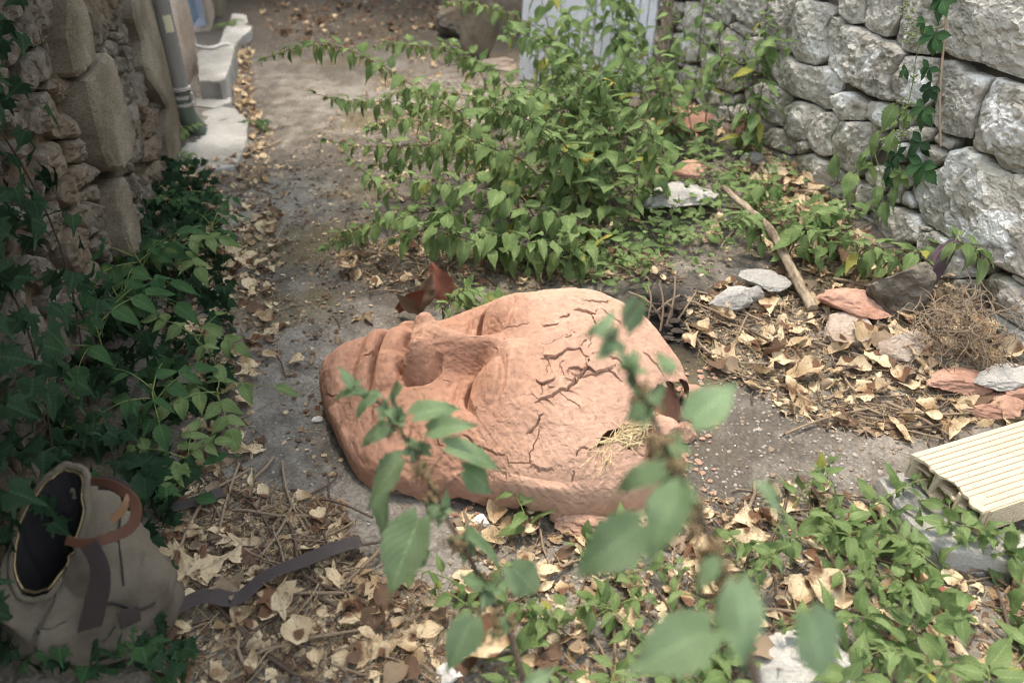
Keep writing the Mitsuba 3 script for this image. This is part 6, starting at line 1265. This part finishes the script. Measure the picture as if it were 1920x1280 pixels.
# five-fingered creeper by the bag
CM = [leaf_mesh(w=.5, serr=7, cord=.0, droop=.2, fold=.18, wave=.015, seed=70 + k, wide=.52) for k in range(2)]; CD = [leafd(m, 'm_creeper') for m in CM]; CY = [leafd(CM[0], 'm_nettle')]; CI = [leafd(m, 'm_ivy') for m in CM]
ck = thing('creeper_sprig', 'large dark five fingered creeper leaf beside the bag handle', 'creeper'); c = on_ground(288, 922, .10)
for u, v, s in ((205,897,.125),(292,862,.115),(352,888,.105),(350,962,.12),(284,1005,.13)):
    t = on_ground(u, v, .08); add('leaflet', put(CI[0], mat_frame(c, t - c, nz([.05, -.25, 1]), s * .92, 1.15)), ck)
add('stalk', mikit.ply(tube([on_ground(300, 935, 0), c], .0025, 6), 'm_stem', smooth=50), ck)
ck = thing('creeper_sprig', 'small fresh yellow green sprig in front of the large creeper leaf', 'creeper'); c = on_ground(345, 930, .09)
for k in range(6): add('leaflet', put(CY[0], mat_frame(c, [math.cos(k * 1.05), math.sin(k * 1.05), .2], [0, -.2, 1], .042)), ck)
for u, v in ((388,895),(372,958)): add('leaflet', put(CD[0], mat_frame(on_ground(u, v, .05), nz([.9, .5 if v < 900 else -.3, .3]), [0, -.3, 1], .075)), ck)
add('stalk', mikit.ply(tube([on_ground(345, 940, 0), c], .0018, 6), 'm_stemgreen', smooth=50), ck)

# Virginia creeper hanging down the right wall
def rw_at(u, v, off): return at_plane(u, v, RP + RN * off, RN)
vk = thing('wall_creeper', 'five fingered creeper hanging down the right wall with a brown stem', 'creeper')
add('stem', mikit.ply(tube(spline([rw_at(u, v, o) for u, v, o in ((1778,-120,.09),(1776,-40,.09),(1774,30,.09),(1769,90,.10),(1764,150,.11),(1762,215,.11),(1764,275,.10))], 50), .0042, 8), 'm_twig', smooth=50), vk)
add('stem', mikit.ply(tube(spline([rw_at(u, v, o) for u, v, o in ((1770,50,.09),(1740,60,.10),(1722,90,.10),(1712,150,.1),(1702,200,.1),(1690,260,.1),(1680,320,.09))], 40), .002, 6), 'm_stemgreen', smooth=50), vk)
for k, (u, v, s, a0, src) in enumerate(((1768,-4,.085,-90,CD),(1752,66,.09,-100,CD),(1742,128,.06,-110,CD),(1745,164,.06,-100,CI),(1733,203,.085,-95,CD),(1731,308,.10,-90,CD),(1727,268,.075,-110,CI),(1690,324,.075,-95,CY),(1681,290,.06,-60,CI),(1700,128,.05,-120,CD),(1735,42,.05,-150,CD),(1702,216,.06,-100,CY),(1672,312,.06,-80,CI),(1668,330,.055,-100,CD))):
    c = rw_at(u, v, .13); ex, ey = RD * -1.0, np.array([0, 0, 1.0])
    nl = 5 if s > .05 else 3
    for j in range(nl):
        an = math.radians(a0 + (j - (nl - 1) / 2) * 52 + rng.normal(0, 8)); d = ex * math.cos(an) + ey * math.sin(an) + RN * rng.normal(.15, .2)
        add('leaflet', put(src[k % len(src)], mat_frame(c, d, nz(RN + [0, 0, .35] + rng.normal(0, .15, 3)), s * (1 - .12 * abs(j - (nl - 1) / 2)) * rng.uniform(.9, 1.1))), vk)
mb = MB(); sp_ = trimesh.creation.icosphere(1)
for u, v, n_ in ((1700,14,16),(1706,36,10),(1704,70,16),(1722,62,8),(1700,196,12),(1694,242,14),(1716,145,8)):
    for _ in range(n_): mb.add(sp_.vertices * .0042 + rw_at(u + rng.normal(0, 7), v + rng.normal(0, 8), .12 + rng.normal(0, .012)), sp_.faces)
tag(add('berries', mb.ply('m_stemgreen', smooth=True), vk), kind='stuff')
for k, (u, v, u2, v2, lab) in enumerate(((1676,200,1652,246,''),(1645,255,1622,300,''),(1676,250,1660,296,''),(1618,292,1600,322,''),(1648,352,1640,384,''),(1680,355,1668,392,''),(1662,385,1655,412,''),(1632,382,1618,408,''))):
    pass
nk = thing('wall_nettle', 'nettle leaves hanging below the creeper on the right wall', 'nettle')
add('stem', mikit.ply(tube(spline([rw_at(u, v, .09) for u, v in ((1645,420),(1655,370),(1650,320),(1640,280),(1660,230),(1682,190))], 30), .002, 6), 'm_stemgreen', smooth=50), nk)
for k, (u, v, u2, v2) in enumerate(((1677,200,1650,248),(1647,255,1620,300),(1678,248,1660,296),(1620,290,1598,324),(1646,352,1638,388),(1680,352,1668,396),(1660,382,1654,425),(1634,380,1614,410))):
    a, b = rw_at(u, v, .11), rw_at(u2, v2, .14); add('leaf', put(NL[k % 5], mat_frame(a, b - a, nz(RN + [0, 0, .3] + rng.normal(0, .2, 3)), np.linalg.norm(b - a) * 1.05)), nk)

# ---------------------------------------------------------------- what stands beyond the picture: trees at the path's end
def crown(key, c, r, n, seed, size=(.09, .16)):
    rg = np.random.default_rng(seed); k = 9; cs = c + rg.normal(0, .45, (k, 3)) * r; pts = cs[rg.integers(0, k, n)] + rg.normal(0, .24, (n, 3)) * r
    ms = [mat_frame(p, nz(rg.normal(size=3) + [0, 0, -.6]), nz(rg.normal(size=3) * .7 + [0, 0, 1]), rg.uniform(*size)) for p in pts]
    return stuff('crown', [(ELM[j], ms[j::3]) for j in range(3)], 'm_ivy', parent=key)
for k, (x, y, z, r, lab) in enumerate(((-2.0, 9.6, 2.6, (1.6, 1.0, 1.0), 'shade tree over the far left end of the path'), (-.2, 10.2, 2.8, (1.6, 1.0, 1.1), 'shade tree over the far end of the path'), (.3, 8.2, 3.2, (1.3, .8, .6), 'tree leaning over the white doors'))):
    tk = thing('tree', lab, 'tree'); add('trunk', mikit.ply(tube(spline([[x + .3, y + .5, -.1], [x + .2, y + .3, 1.0], [x, y, z]], 20), np.linspace(.13, .06, 20), 10), 'm_wood', smooth=50), tk); crown(tk, np.array([x, y, z]), np.array(r), 2600, 60 + k)
hk_ = thing('hedge', 'dark hedge closing the far end of the path', 'hedge'); rg = np.random.default_rng(3); n = 5200
P = np.c_[rg.uniform(-3.2, 1.2, n), 9.9 + rg.normal(0, .25, n), rg.uniform(.05, 2.2, n)]
ms = [mat_frame(p, nz(rg.normal(size=3)), nz(rg.normal(size=3) * .7 + [0, -.6, .6]), rg.uniform(.11, .2)) for p in P]; stuff('foliage', [(ELM[j], ms[j::3]) for j in range(3)], 'm_ivy', parent=hk_)
